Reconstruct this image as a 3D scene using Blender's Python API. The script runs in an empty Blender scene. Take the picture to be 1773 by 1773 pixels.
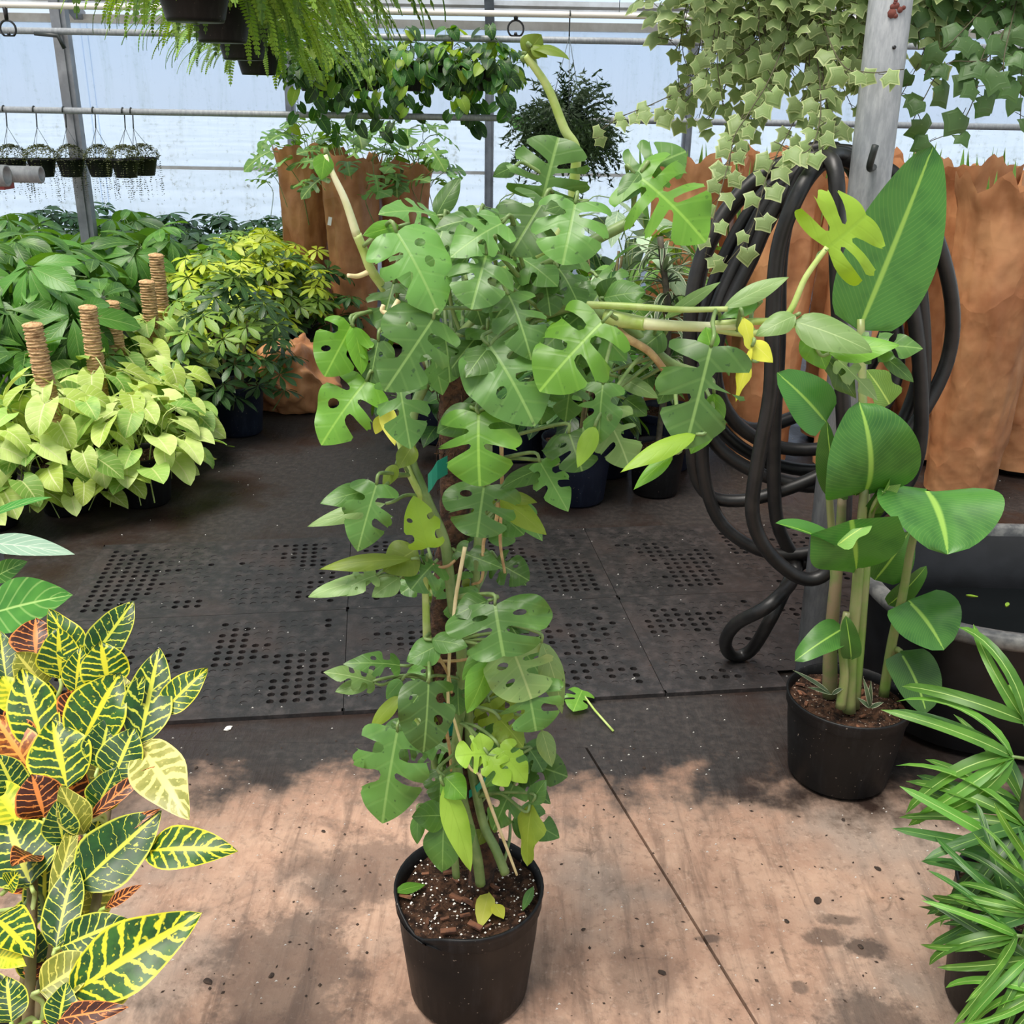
import bpy, bmesh, math, random
from mathutils import Vector, Matrix, noise as mnoise
from mathutils.geometry import delaunay_2d_cdt
V = Vector
# ------------------------------------------------------------------ camera, sky, sun, exposure
SC = bpy.context.scene
COL = SC.collection
IMG = 1773.0
FPX = 1773.0
EYE = V((0, 0, 1.59))
PITCH, ROLL = math.radians(22), math.radians(1.0)
RM = Matrix.Rotation(math.pi/2 - PITCH, 3, 'X') @ Matrix.Rotation(ROLL, 3, 'Z')
cam_data = bpy.data.cameras.new('camera')
cam_data.sensor_width = 36
cam_data.lens = 36*FPX/IMG
cam_data.clip_end = 200
cam = bpy.data.objects.new('camera', cam_data)
cam.matrix_world = Matrix.Translation(EYE) @ RM.to_4x4()
COL.objects.link(cam)
SC.camera = cam
SC.view_settings.view_transform = 'Standard'
SC.view_settings.look = 'None'
SC.view_settings.gamma = 1
SC.view_settings.use_curve_mapping = False
SC.view_settings.exposure = 0.2

world = bpy.data.worlds.new('sky')
SC.world = world
world.use_nodes = True
wn, wl = world.node_tree.nodes, world.node_tree.links
wn.clear()
wo = wn.new('ShaderNodeOutputWorld'); wb = wn.new('ShaderNodeBackground')
wc = wn.new('ShaderNodeTexCoord'); ws = wn.new('ShaderNodeSeparateXYZ'); wr = wn.new('ShaderNodeValToRGB')
wl.new(wc.outputs['Generated'], ws.inputs[0]); wl.new(ws.outputs['Z'], wr.inputs[0])
wr.color_ramp.elements[0].position = 0.0; wr.color_ramp.elements[0].color = (1.08, 1.10, 1.12, 1)
wr.color_ramp.elements[1].position = 0.55; wr.color_ramp.elements[1].color = (0.80, 0.86, 0.93, 1)
e = wr.color_ramp.elements.new(0.06); e.color = (0.88, 1.02, 1.16, 1)
wl.new(wr.outputs[0], wb.inputs['Color']); wb.inputs['Strength'].default_value = 0.8
wl.new(wb.outputs[0], wo.inputs['Surface'])

sun_d = bpy.data.lights.new('sun_offscreen', 'SUN'); sun_d.energy = 4.6; sun_d.angle = math.radians(32); sun_d.color = (1.0, 0.94, 0.86)
sun = bpy.data.objects.new('sun_offscreen', sun_d); sun.rotation_euler = (math.radians(14), math.radians(-16), 0); COL.objects.link(sun)

# ------------------------------------------------------------------ helpers
def ray(px, py):
    return RM @ V(((px-886.5)/FPX, -(py-886.5)/FPX, -1))
def at(px, py, d):
    r = ray(px, py)
    return EYE + r*(d/r.y)
def on_z(px, py, z=0.0):
    r = ray(px, py)
    return EYE + r*((z-EYE.z)/r.z)
def depth(p):
    return -((RM.transposed() @ (p-EYE)).z)
def lin(v):
    v /= 255.0
    return v/12.92 if v <= 0.04045 else ((v+0.055)/1.055)**2.4
def rgb(r, g, b):
    return (lin(r), lin(g), lin(b), 1)
def smooth(a, b, x):
    t = max(0, min(1, (x-a)/(b-a))); return t*t*(3-2*t)
WM = {}
def par(o, parent):
    if parent is not None:
        o.parent = parent
        o.matrix_parent_inverse = WM[parent.name].inverted()
def link(o, M=None, parent=None):
    COL.objects.link(o)
    if M is not None:
        o.matrix_basis = M
    WM[o.name] = M.copy() if M is not None else Matrix.Identity(4)
    par(o, parent)
    return o
def obj(name, mesh, M=None, parent=None):
    return link(bpy.data.objects.new(name, mesh), M, parent)
def tag(o, label=None, cat=None, group=None, kind=None):
    if label: o['label'] = label
    if cat: o['category'] = cat
    if group: o['group'] = group
    if kind: o['kind'] = kind
    return o
def thing(name, label, cat, loc, group=None):
    return tag(link(bpy.data.objects.new(name, None), Matrix.Translation(V(loc))), label, cat, group)
class MB:
    def __init__(s): s.v = []; s.f = []; s.m = []; s.uv = []
    def add(s, vs, fs, uv=None, mi=0, M=None):
        o = len(s.v)
        s.v += [tuple(M @ V(v)) if M is not None else tuple(v) for v in vs]
        s.uv += list(uv) if uv else [(0.5, 0.5)]*len(vs)
        for f in fs: s.f.append(tuple(o+i for i in f)); s.m.append(mi)
        return s
    def box(s, c, size, M=None, mi=0):
        x, y, z = c; a, b, h = size[0]/2, size[1]/2, size[2]/2
        vs = [(x+i*a, y+j*b, z+k*h) for k in (-1, 1) for j in (-1, 1) for i in (-1, 1)]
        return s.add(vs, [(0, 2, 3, 1), (4, 5, 7, 6), (0, 1, 5, 4), (2, 6, 7, 3), (0, 4, 6, 2), (1, 3, 7, 5)], None, mi, M)
    def tube(s, pts, rad, sides=8, mi=0, caps=True):
        pts = [V(p) for p in pts]; n = len(pts)
        if not isinstance(rad, (list, tuple)): rad = [rad]*n
        t0 = (pts[1]-pts[0]).normalized()
        up = V((0, 0, 1)) if abs(t0.z) < 0.9 else V((1, 0, 0))
        nx = t0.cross(up).normalized(); vs = []; uv = []
        for i, p in enumerate(pts):
            t = (pts[min(i+1, n-1)]-pts[max(i-1, 0)]).normalized()
            nx = (nx-t*nx.dot(t)).normalized(); ny = t.cross(nx)
            for k in range(sides):
                a = 2*math.pi*k/sides
                vs.append(p+(nx*math.cos(a)+ny*math.sin(a))*rad[i]); uv.append((i/(n-1), 0.9))
        fs = [(i*sides+k, i*sides+(k+1) % sides, (i+1)*sides+(k+1) % sides, (i+1)*sides+k) for i in range(n-1) for k in range(sides)]
        if caps: fs += [tuple(range(sides-1, -1, -1)), tuple((n-1)*sides+k for k in range(sides))]
        return s.add(vs, fs, uv, mi)
    def lathe(s, prof, sides=32, mi=0, M=None, wob=None):
        vs = []; n = len(prof)
        for i, (r, z) in enumerate(prof):
            for k in range(sides):
                a = 2*math.pi*k/sides; q = V((r*math.cos(a), r*math.sin(a), z))
                vs.append(wob(q, i, a) if wob else q)
        fs = [(i*sides+k, i*sides+(k+1) % sides, (i+1)*sides+(k+1) % sides, (i+1)*sides+k) for i in range(n-1) for k in range(sides)]
        return s.add(vs, fs, [(i/(n-1), k/sides) for i in range(n) for k in range(sides)], mi, M)
    def mesh(s, name, mats, flat=False):
        me = bpy.data.meshes.new(name)
        me.from_pydata(s.v, [], s.f)
        for m in (mats if isinstance(mats, (list, tuple)) else [mats]): me.materials.append(m)
        if len(me.materials) > 1: me.polygons.foreach_set('material_index', s.m)
        lay = me.uv_layers.new(name='UVMap')
        idx = [0]*len(me.loops); me.loops.foreach_get('vertex_index', idx)
        flatuv = []
        for i in idx: flatuv += s.uv[i]
        lay.data.foreach_set('uv', flatuv)
        if not flat: me.polygons.foreach_set('use_smooth', [True]*len(me.polygons))
        me.update()
        return me
def spline(pts, n=6):
    pts = [V(p) for p in pts]
    if len(pts) < 3: return [pts[0].lerp(pts[-1], i/n) for i in range(n+1)]
    P = [2*pts[0]-pts[1]]+pts+[2*pts[-1]-pts[-2]]; out = []
    for i in range(1, len(P)-2):
        a, b, c, d = P[i-1:i+3]
        for k in range(n):
            t = k/n
            out.append(0.5*((2*b)+(c-a)*t+(2*a-5*b+4*c-d)*t*t+(3*b-a-3*c+d)*t**3))
    out.append(pts[-1]); return out
def taper(n, a, b): return [a+(b-a)*i/(n-1) for i in range(n)]
def frame(p, ydir, nrm, sc=1.0):
    y = V(ydir).normalized(); z = V(nrm)-y*V(nrm).dot(y)
    if z.length < 1e-4: z = V((0.3, 0.2, 1))-y*V((0.3, 0.2, 1)).dot(y)
    z.normalize(); x = y.cross(z)
    if not isinstance(sc, (tuple, list)): sc = (sc, sc, sc)
    M = Matrix((x*sc[0], y*sc[1], z*sc[2])).transposed().to_4x4(); M.translation = p
    return M

# ------------------------------------------------------------------ materials
class NT:
    def __init__(s, name):
        s.mat = bpy.data.materials.new(name); s.mat.use_nodes = True
        s.t = s.mat.node_tree; s.t.nodes.clear(); s.out = s.t.nodes.new('ShaderNodeOutputMaterial')
    def n(s, typ, **kw):
        x = s.t.nodes.new(typ)
        for k, v in kw.items(): setattr(x, k, v)
        return x
    def set(s, sock, val):
        if val is None: return
        if isinstance(val, bpy.types.NodeSocket): s.t.links.new(val, sock)
        else: sock.default_value = val
    def math(s, op, a, b=None, c=None, clamp=False):
        x = s.n('ShaderNodeMath', operation=op, use_clamp=clamp); s.set(x.inputs[0], a); s.set(x.inputs[1], b); s.set(x.inputs[2], c); return x.outputs[0]
    def mix(s, f, a, b, mode='MIX'):
        x = s.n('ShaderNodeMix', data_type='RGBA', blend_type=mode); s.set(x.inputs[0], f); s.set(x.inputs[6], a); s.set(x.inputs[7], b); return x.outputs[2]
    def step(s, x, a, b):
        m = s.n('ShaderNodeMapRange', interpolation_type='SMOOTHSTEP'); s.set(m.inputs[0], x); s.set(m.inputs[1], a); s.set(m.inputs[2], b); s.set(m.inputs[3], 0.0); s.set(m.inputs[4], 1.0); return m.outputs[0]
    def noise(s, vec, scale, detail=3, rough=0.5, dist=0, out='Fac'):
        x = s.n('ShaderNodeTexNoise'); s.set(x.inputs['Vector'], vec); x.inputs['Scale'].default_value = scale; x.inputs['Detail'].default_value = detail; x.inputs['Roughness'].default_value = rough; x.inputs['Distortion'].default_value = dist; return x.outputs[out]
    def coord(s, k='Object'):
        return s.n('ShaderNodeTexCoord').outputs[k]
    def scale(s, vec, sc, loc=(0, 0, 0)):
        m = s.n('ShaderNodeMapping'); s.set(m.inputs[0], vec); m.inputs['Scale'].default_value = sc; m.inputs['Location'].default_value = loc; return m.outputs[0]
    def xyz(s, vec):
        x = s.n('ShaderNodeSeparateXYZ'); s.set(x.inputs[0], vec); return x.outputs
    def rnd(s): return s.n('ShaderNodeObjectInfo').outputs['Random']
    def bump(s, h, strength=0.3, dist=0.01):
        b = s.n('ShaderNodeBump'); s.set(b.inputs['Height'], h); b.inputs['Strength'].default_value = strength; b.inputs['Distance'].default_value = dist; return b.outputs[0]
    def bsdf(s, col, rough=0.5, spec=0.5, metal=0.0, normal=None, coat=0.0):
        p = s.n('ShaderNodeBsdfPrincipled'); s.set(p.inputs['Base Color'], col); s.set(p.inputs['Roughness'], rough); s.set(p.inputs['Metallic'], metal); s.set(p.inputs['Specular IOR Level'], spec)
        if normal is not None: s.set(p.inputs['Normal'], normal)
        if coat: p.inputs['Coat Weight'].default_value = coat; p.inputs['Coat Roughness'].default_value = 0.15
        return p.outputs[0]
    def mixs(s, f, a, b):
        x = s.n('ShaderNodeMixShader'); s.set(x.inputs[0], f); s.t.links.new(a, x.inputs[1]); s.t.links.new(b, x.inputs[2]); return x.outputs[0]
    def done(s, sh): s.t.links.new(sh, s.out.inputs[0]); return s.mat
    def hsv(s, col, h=0.5, sat=1.0, v=1.0):
        x = s.n('ShaderNodeHueSaturation'); s.set(x.inputs['Hue'], h); s.set(x.inputs['Saturation'], sat); s.set(x.inputs['Value'], v); s.set(x.inputs['Color'], col); return x.outputs[0]
    def leaf_out(s, col, back, rough, trans=0.25, spec=0.5, bump=None):
        g = s.n('ShaderNodeNewGeometry').outputs['Backfacing']
        c2 = s.mix(g, col, s.mix(0.6, col, back))
        p = s.bsdf(c2, rough+0.1, spec*0.85, normal=bump)
        tr = s.n('ShaderNodeBsdfTranslucent'); s.set(tr.inputs[0], s.hsv(c2, 0.485, 1.25, 1.5))
        return s.done(s.mixs(trans, p, tr.outputs[0]))

def leaf_mat(name, base, base2, vein, back, rough=0.38, trans=0.25, var=0.25, nveins=7, mid=0.035, side=0.35, spec=0.5, spots=0.0, margin=None, huevar=0.03, vb=0.25, midf=0.85):
    n = NT(name); uv = n.xyz(n.coord('UV')); u = uv[0]; v = n.math('ABSOLUTE', n.math('SUBTRACT', n.math('MULTIPLY', uv[1], 2.0), 1.0))
    r = n.rnd(); o = n.coord()
    blot = n.noise(o, 14, 2)
    col = n.mix(n.step(n.math('ADD', blot, n.math('MULTIPLY', n.math('SUBTRACT', r, 0.5), 0.5)), 0.32, 0.68), base, base2)
    col = n.hsv(col, n.math('ADD', 0.5-huevar/2, n.math('MULTIPLY', r, huevar)), 1.0, n.math('ADD', 1-var, n.math('MULTIPLY', n.math('FRACT', n.math('MULTIPLY', r, 7.31)), 2*var)))
    ph = n.math('FRACT', n.math('MULTIPLY', n.math('SUBTRACT', u, n.math('MULTIPLY', v, 0.3)), float(nveins)))
    sv = n.math('SUBTRACT', 1.0, n.step(n.math('ABSOLUTE', n.math('SUBTRACT', ph, 0.5)), 0.03, 0.13))
    col = n.mix(n.math('MULTIPLY', sv, side), col, vein)
    mm = n.math('SUBTRACT', 1.0, n.step(v, mid*0.5, mid*1.6))
    col = n.mix(n.math('MULTIPLY', mm, midf), col, vein)
    if margin is not None:
        col = n.mix(n.step(v, 0.78, 0.93), col, margin)
    if spots:
        sp = n.step(n.noise(o, 90, 2), 0.66, 0.72)
        col = n.mix(n.math('MULTIPLY', sp, spots), col, rgb(25, 45, 25))
    b = n.bump(n.math('ADD', n.math('MULTIPLY', sv, -0.5), n.math('MULTIPLY', mm, -1.0)), vb, 0.004)
    return n.leaf_out(col, back, rough, trans, spec, b)

def plain(name, col, rough=0.5, metal=0.0, spec=0.5, var=0.0, nscale=20.0, col2=None, bump=0.0, coat=0.0, bdist=0.004):
    n = NT(name); o = n.coord(); c = col
    nz = n.noise(o, nscale, 4, 0.6)
    if col2 is not None: c = n.mix(n.step(nz, 0.35, 0.65), col, col2)
    if var: c = n.hsv(c, 0.5, 1.0, n.math('ADD', 1-var, n.math('MULTIPLY', n.rnd(), 2*var)))
    return n.done(n.bsdf(c, rough, spec, metal, n.bump(nz, bump, bdist) if bump else None, coat))

G = rgb
def mon(nm, a, b, vein, back, rough, trans, var, spots=0.0): return leaf_mat(nm, a, b, vein, back, rough, trans, var, 5, 0.03, 0.07, spots=spots, huevar=0.016, vb=0.1, midf=0.45)
M_mon = [mon('monstera_green', G(68, 106, 44), G(94, 136, 62), G(150, 182, 104), G(150, 178, 108), 0.3, 0.2, 0.26, 0.55),
         None,
         mon('monstera_bright', G(84, 134, 38), G(110, 158, 54), G(160, 202, 88), G(165, 200, 90), 0.3, 0.28, 0.14, 0.3),
         mon('monstera_lime', G(132, 170, 50), G(156, 190, 74), G(128, 164, 52), G(190, 212, 104), 0.36, 0.32, 0.06),
         mon('monstera_pale', G(112, 144, 82), G(138, 166, 102), G(180, 200, 138), G(182, 200, 140), 0.33, 0.22, 0.12, 0.2),
         mon('monstera_yellow', G(200, 206, 70), G(222, 220, 110), G(225, 220, 130), G(220, 215, 100), 0.45, 0.3, 0.08),
         mon('monstera_olive', G(102, 126, 36), G(128, 148, 50), G(150, 165, 80), G(140, 155, 70), 0.38, 0.32, 0.14, 0.2),
         mon('monstera_blotched', G(122, 152, 84), G(192, 196, 126), G(190, 200, 130), G(170, 185, 120), 0.34, 0.2, 0.08, 0.6)]
M_stem = plain('vine_stem', G(96, 122, 66), 0.45, col2=G(120, 142, 84), nscale=30)
M_stem_dk = M_stem
M_stem_lt = plain('vine_shoot', G(158, 182, 88), 0.42, col2=G(186, 200, 128), nscale=24)
M_sheath = plain('pale_sheath', G(226, 224, 186), 0.45, col2=G(204, 208, 150), nscale=18)
M_root = plain('aerial_root', G(186, 160, 112), 0.7, col2=G(150, 118, 80), nscale=40)
M_root_lt = plain('pale_root', G(222, 204, 160), 0.65, col2=G(200, 184, 130), nscale=30)
M_totem = plain('fibre_totem', G(40, 26, 18), 0.9, col2=G(92, 62, 42), nscale=60, bump=1.0, bdist=0.01)
M_tape = plain('green_tie_tape', G(14, 140, 118), 0.4)
def pot_material(name, col, dust):
    n = NT(name); o = n.coord(); nz = n.noise(n.scale(o, (60, 60, 4)), 1.0, 4, 0.7); n2 = n.noise(o, 9, 4, 0.6)
    c = n.mix(n.math('MULTIPLY', n.step(n.math('MULTIPLY', nz, n2), 0.24, 0.5), 0.55), col, dust)
    c = n.mix(n.step(n.noise(o, 120, 1), 0.74, 0.78), c, G(120, 110, 100))
    return n.done(n.bsdf(c, n.math('ADD', 0.34, n.math('MULTIPLY', n2, 0.3)), 0.3, normal=n.bump(nz, 0.06, 0.002)))
M_pot = pot_material('black_nursery_plastic', G(12, 12, 13), G(46, 46, 48))
M_pot_navy = pot_material('navy_nursery_plastic', G(22, 28, 44), G(50, 58, 76))
M_pot_hang = pot_material('hanging_pot_plastic', G(22, 22, 23), G(50, 50, 50))
def soil_material():
    n = NT('potting_soil'); o = n.coord(); a = n.noise(o, 60, 4, 0.7); b = n.noise(o, 160, 2)
    c = n.mix(n.step(a, 0.35, 0.7), G(30, 20, 15), G(88, 62, 46)); c = n.mix(n.step(b, 0.66, 0.7), c, G(190, 175, 160))
    return n.done(n.bsdf(c, 0.95, 0.2, normal=n.bump(a, 1.0, 0.012)))
M_soil = soil_material()
M_perlite = plain('white_perlite', G(232, 228, 220), 0.9)
M_chip = plain('bark_chip', G(120, 78, 54), 0.9, col2=G(72, 46, 34), nscale=50, var=0.3)
def galv_material():
    n = NT('galvanised_steel'); o = n.coord(); a = n.noise(n.scale(o, (1, 1, 0.25)), 70, 3, 0.7); b = n.noise(o, 7, 3)
    c = n.mix(n.step(a, 0.3, 0.75), G(132, 136, 139), G(160, 163, 165)); c = n.mix(n.math('MULTIPLY', n.step(b, 0.5, 0.75), 0.25), c, G(112, 115, 118))
    return n.done(n.bsdf(c, 0.45, 0.5, 0.12))
M_galv = galv_material()
M_rust = plain('rust_patch', G(112, 62, 52), 0.9, col2=G(96, 50, 44), nscale=60)
M_alu = plain('frame_aluminium', G(150, 152, 156), 0.45, 0.35, col2=G(124, 126, 130), nscale=6)
M_white_metal = plain('white_purlin', G(214, 208, 200), 0.5, col2=G(190, 182, 172), nscale=5)
M_pvc = plain('white_pvc_pipe', G(222, 216, 206), 0.4)
M_hose = plain('black_rubber_hose', G(14, 14, 15), 0.45, col2=G(30, 28, 27), nscale=16, bump=0.2)
M_hook = plain('dark_hook_plastic', G(36, 42, 40), 0.5)
M_wire = plain('thin_hanger_wire', G(96, 104, 106), 0.4, 0.5)
M_blackplastic = plain('black_sprinkler_plastic', G(24, 24, 26), 0.4)
M_tub = plain('black_tub_plastic', G(13, 14, 16), 0.4, spec=.35, col2=G(22, 23, 26), nscale=12)
M_tubrim = plain('grey_scuffed_rim', G(70, 71, 72), 0.5, col2=G(110, 110, 107), nscale=30)
M_tag = plain('white_paper_tag', G(225, 225, 222), 0.7)
M_scrap = plain('pale_scrap', G(226, 222, 214), 0.8)
M_dirt = plain('dark_dirt_clod', G(44, 34, 28), 0.95, col2=G(66, 52, 42), nscale=60)
M_clamp = plain('red_clamp_paint', G(134, 52, 50), 0.6)
def water_material():
    n = NT('dark_still_water'); o = n.coord()
    return n.done(n.bsdf(G(10, 13, 14), 0.04, 0.6, normal=n.bump(n.noise(o, 12, 2), 0.05, 0.01)))
M_water = water_material()
def kraft_material():
    n = NT('brown_kraft_paper'); o = n.coord(); o2 = n.scale(o, (1, 1, .38))
    wv = n.n('ShaderNodeVectorMath', operation='ADD'); n.set(wv.inputs[0], o2); sc_ = n.n('ShaderNodeVectorMath', operation='SCALE'); n.set(sc_.inputs[0], n.noise(o, 4, 2, .5, 0, 'Color')); sc_.inputs['Scale'].default_value = .10; n.set(wv.inputs[1], sc_.outputs[0])
    def crease(sc, feat='F1'):
        v = n.n('ShaderNodeTexVoronoi', feature=feat); n.set(v.inputs['Vector'], wv.outputs[0]); v.inputs['Scale'].default_value = sc; return v.outputs['Distance']
    a = n.noise(o, 5, 4, 0.6); h = n.math('ADD', n.math('MULTIPLY', crease(4.5), 1.0), n.math('ADD', n.math('MULTIPLY', crease(10), .2), n.math('MULTIPLY', crease(24), .06)))
    c = n.mix(n.step(a, 0.3, 0.72), G(172, 112, 72), G(202, 146, 100))
    c = n.hsv(c, 0.5, 1.0, n.math('ADD', 0.82, n.math('MULTIPLY', n.rnd(), 0.3)))
    p = n.bsdf(c, 0.5, 0.4, normal=n.bump(h, 0.65, 0.06))
    tr = n.n('ShaderNodeBsdfTranslucent'); n.set(tr.inputs[0], c)
    return n.done(n.mixs(0.1, p, tr.outputs[0]))
M_kraft = kraft_material()
def coir_material():
    n = NT('coir_rope'); o = n.coord(); a = n.noise(n.scale(o, (30, 30, 90)), 1.0, 3, 0.7)
    c = n.mix(n.step(a, 0.25, 0.65), G(140, 102, 66), G(222, 184, 138))
    return n.done(n.bsdf(c, 0.9, 0.2, normal=n.bump(a, 0.8, 0.01)))
M_coir = coir_material()
def panel_material():
    n = NT('hazy_polycarbonate'); o = n.coord(); p = n.xyz(o)
    st = n.noise(n.scale(o, (5.0, 1, 0.7)), 2.2, 5, 0.7, 0.4); sp = n.noise(o, 30, 4, 0.75); low = n.step(p[2], 1.75, 0.7); big = n.noise(o, 1.2, 3)
    c = n.mix(n.math('MULTIPLY', n.step(st, 0.45, 0.75), 0.35), G(236, 243, 250), G(200, 212, 200))
    dirt = n.math('MULTIPLY', n.step(n.math('ADD', sp, n.math('MULTIPLY', st, 0.5)), 0.82, 0.98), n.math('ADD', 0.15, n.math('MULTIPLY', low, 0.55)))
    c = n.mix(dirt, c, G(150, 150, 120))
    c = n.mix(n.math('MULTIPLY', n.math('MULTIPLY', low, n.step(big, 0.5, 0.7)), 0.25), c, G(214, 200, 178))
    tl = n.n('ShaderNodeBsdfTranslucent'); n.set(tl.inputs[0], c)
    tp = n.n('ShaderNodeBsdfTransparent'); n.set(tp.inputs[0], n.mix(dirt, G(232, 242, 255), G(150, 150, 130)))
    df = n.bsdf(c, 0.3, 0.4)
    s = n.mixs(0.25, tl.outputs[0], df)
    return n.done(n.mixs(0.68, s, tp.outputs[0]))
M_panel = panel_material()
def floor_material():
    n = NT('concrete_wet_and_dry'); o = n.coord('Object'); p = n.xyz(o)
    w1 = n.noise(o, 1.6, 4, 0.6); w2 = n.noise(o, 6, 5, 0.65); fine = n.noise(o, 40, 5, 0.7); strk = n.noise(n.scale(o, (9, 1.2, 1)), 2.5, 5, 0.65, 0.6)
    dry = n.mix(n.step(w2, 0.3, 0.7), G(154, 120, 100), G(182, 150, 128))
    dry = n.mix(n.math('MULTIPLY', n.step(strk, 0.45, 0.68), 0.7), dry, G(114, 90, 76))
    dry = n.mix(n.math('MULTIPLY', n.step(w1, 0.48, 0.66), 0.65), dry, G(140, 130, 120))
    dry = n.mix(n.math('MULTIPLY', n.step(n.noise(o, 14, 5, 0.75, 0.8), 0.55, 0.72), 0.6), dry, G(92, 74, 62))
    dry = n.mix(n.math('MULTIPLY', n.step(fine, 0.5, 0.72), 0.5), dry, G(88, 70, 58))
    dry = n.mix(n.math('MULTIPLY', n.step(n.noise(o, 75, 4, 0.7), 0.55, 0.7), 0.45), dry, G(190, 166, 148))
    wet = n.mix(n.step(fine, 0.35, 0.75), G(36, 33, 32), G(60, 54, 51))
    wet = n.mix(n.step(w1, 0.42, 0.66), wet, G(46, 34, 29))
    # the wet zone: beyond a ragged line, plus soaked patches that have their own outline
    edge = n.math('ADD', p[1], n.math('MULTIPLY', n.math('SUBTRACT', w2, 0.5), 0.75))
    edge = n.math('ADD', edge, n.math('MULTIPLY', n.math('SUBTRACT', w1, 0.5), 0.35))
    m = n.step(edge, 1.93, 2.2)
    for (x, y, rx, ry, k) in [(-0.42, 1.50, 0.16, 0.22, 0.55), (-0.30, 1.80, 0.22, 0.14, 0.5), (-0.55, 1.28, 0.13, 0.12, 0.7), (0.70, 1.36, 0.13, 0.16, 0.62), (-0.15, 1.32, 0.16, 0.15, 0.45),
                              (0.66, 1.63, 0.055, 0.03, 0.6), (0.73, 1.60, 0.05, 0.035, 0.75), (0.70, 1.68, 0.05, 0.02, 0.6), (0.27, 1.50, 0.09, 0.12, 0.35), (0.42, 1.62, 0.03, 0.012, 0.6), (0.575, 1.50, 0.02, 0.02, 0.6)]:
        dx = n.math('DIVIDE', n.math('SUBTRACT', p[0], x), rx); dy = n.math('DIVIDE', n.math('SUBTRACT', p[1], y), ry)
        q = n.math('ADD', n.math('SQRT', n.math('ADD', n.math('MULTIPLY', dx, dx), n.math('MULTIPLY', dy, dy))), n.math('ADD', n.math('MULTIPLY', n.math('SUBTRACT', w2, 0.5), 1.8), n.math('MULTIPLY', n.math('SUBTRACT', fine, 0.5), 1.3)))
        m = n.math('MAXIMUM', m, n.math('MULTIPLY', n.math('SUBTRACT', 1.0, n.step(q, 0.6, 1.05)), k))
    pt_ = n.noise(n.scale(o, (1, 1, 1), (3.1, 7.7, 0)), 2.4, 6, 0.7, 0.5)
    m = n.math('MAXIMUM', m, n.math('MULTIPLY', n.step(pt_, 0.52, 0.66), n.math('SUBTRACT', 0.6, n.math('MULTIPLY', n.step(p[0], -0.1, 0.35), 0.4))))
    col = n.mix(m, dry, wet)
    rough = n.math('SUBTRACT', 0.85, n.math('MULTIPLY', m, n.math('ADD', 0.3, n.math('MULTIPLY', n.step(w1, 0.45, 0.65), 0.3))))
    h = n.math('ADD', n.math('MULTIPLY', fine, 0.5), strk)
    return n.done(n.bsdf(col, rough, 0.45, normal=n.bump(h, 0.45, 0.008)))
M_floor = floor_material()
M_joint = plain('joint_grit', G(52, 40, 34), 0.95, col2=G(80, 62, 52), nscale=50)
def mat_material():
    n = NT('wet_black_rubber'); o = n.coord(); a = n.noise(o, 25, 5, 0.7); b = n.noise(o, 3.5, 4, 0.6)
    c = n.mix(n.step(a, 0.4, 0.75), G(34, 32, 32), G(64, 58, 57)); c = n.mix(n.math('MULTIPLY', n.step(b, 0.45, 0.68), 0.6), c, G(58, 46, 42))
    return n.done(n.bsdf(c, n.math('ADD', 0.3, n.math('MULTIPLY', b, 0.4)), 0.5, normal=n.bump(a, 0.4, 0.006)))
M_mat = mat_material()
def croton_material(name, base, base2, vein, amount, back):
    n = NT(name); uv = n.xyz(n.coord('UV')); u = uv[0]; sv_ = n.math('SUBTRACT', n.math('MULTIPLY', uv[1], 2.0), 1.0); v = n.math('ABSOLUTE', sv_)
    o = n.coord(); r = n.rnd(); nz = n.noise(o, 45, 3, 0.6); nf = n.noise(o, 130, 2)
    wob = n.math('MULTIPLY', n.math('SUBTRACT', nz, 0.5), 0.1)
    side = n.math('MULTIPLY', n.math('SIGN', sv_), 0.035)
    ph = n.math('FRACT', n.math('ADD', n.math('MULTIPLY', n.math('ADD', n.math('ADD', n.math('SUBTRACT', u, n.math('MULTIPLY', v, 0.16)), n.math('MULTIPLY', wob, 1.5)), side), 8.0), r))
    amt = n.math('ADD', amount, n.math('MULTIPLY', n.math('SUBTRACT', r, 0.5), 0.12))
    wd = n.math('MULTIPLY', amt, n.math('ADD', 0.45, n.math('MULTIPLY', nz, 0.9)))
    veins = n.math('SUBTRACT', 1.0, n.step(n.math('ABSOLUTE', n.math('SUBTRACT', ph, 0.5)), n.math('MULTIPLY', wd, 0.55), wd))
    midw = n.math('MULTIPLY', n.math('ADD', 0.07, n.math('MULTIPLY', amt, 0.35)), n.math('ADD', 0.55, u))
    mid = n.math('SUBTRACT', 1.0, n.step(v, n.math('MULTIPLY', midw, 0.6), midw))
    mar = n.step(n.math('ADD', v, n.math('MULTIPLY', wob, 0.5)), 0.90, 0.96)
    sp = n.math('MULTIPLY', n.step(nf, 0.62, 0.68), 0.7)
    m = n.math('MAXIMUM', n.math('MAXIMUM', veins, mid), n.math('MAXIMUM', mar, sp))
    c = n.mix(m, n.mix(n.step(nz, 0.3, 0.7), base, base2), vein)
    return n.leaf_out(c, back, 0.3, 0.2, 0.5, n.bump(m, -0.25, 0.004))
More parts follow.
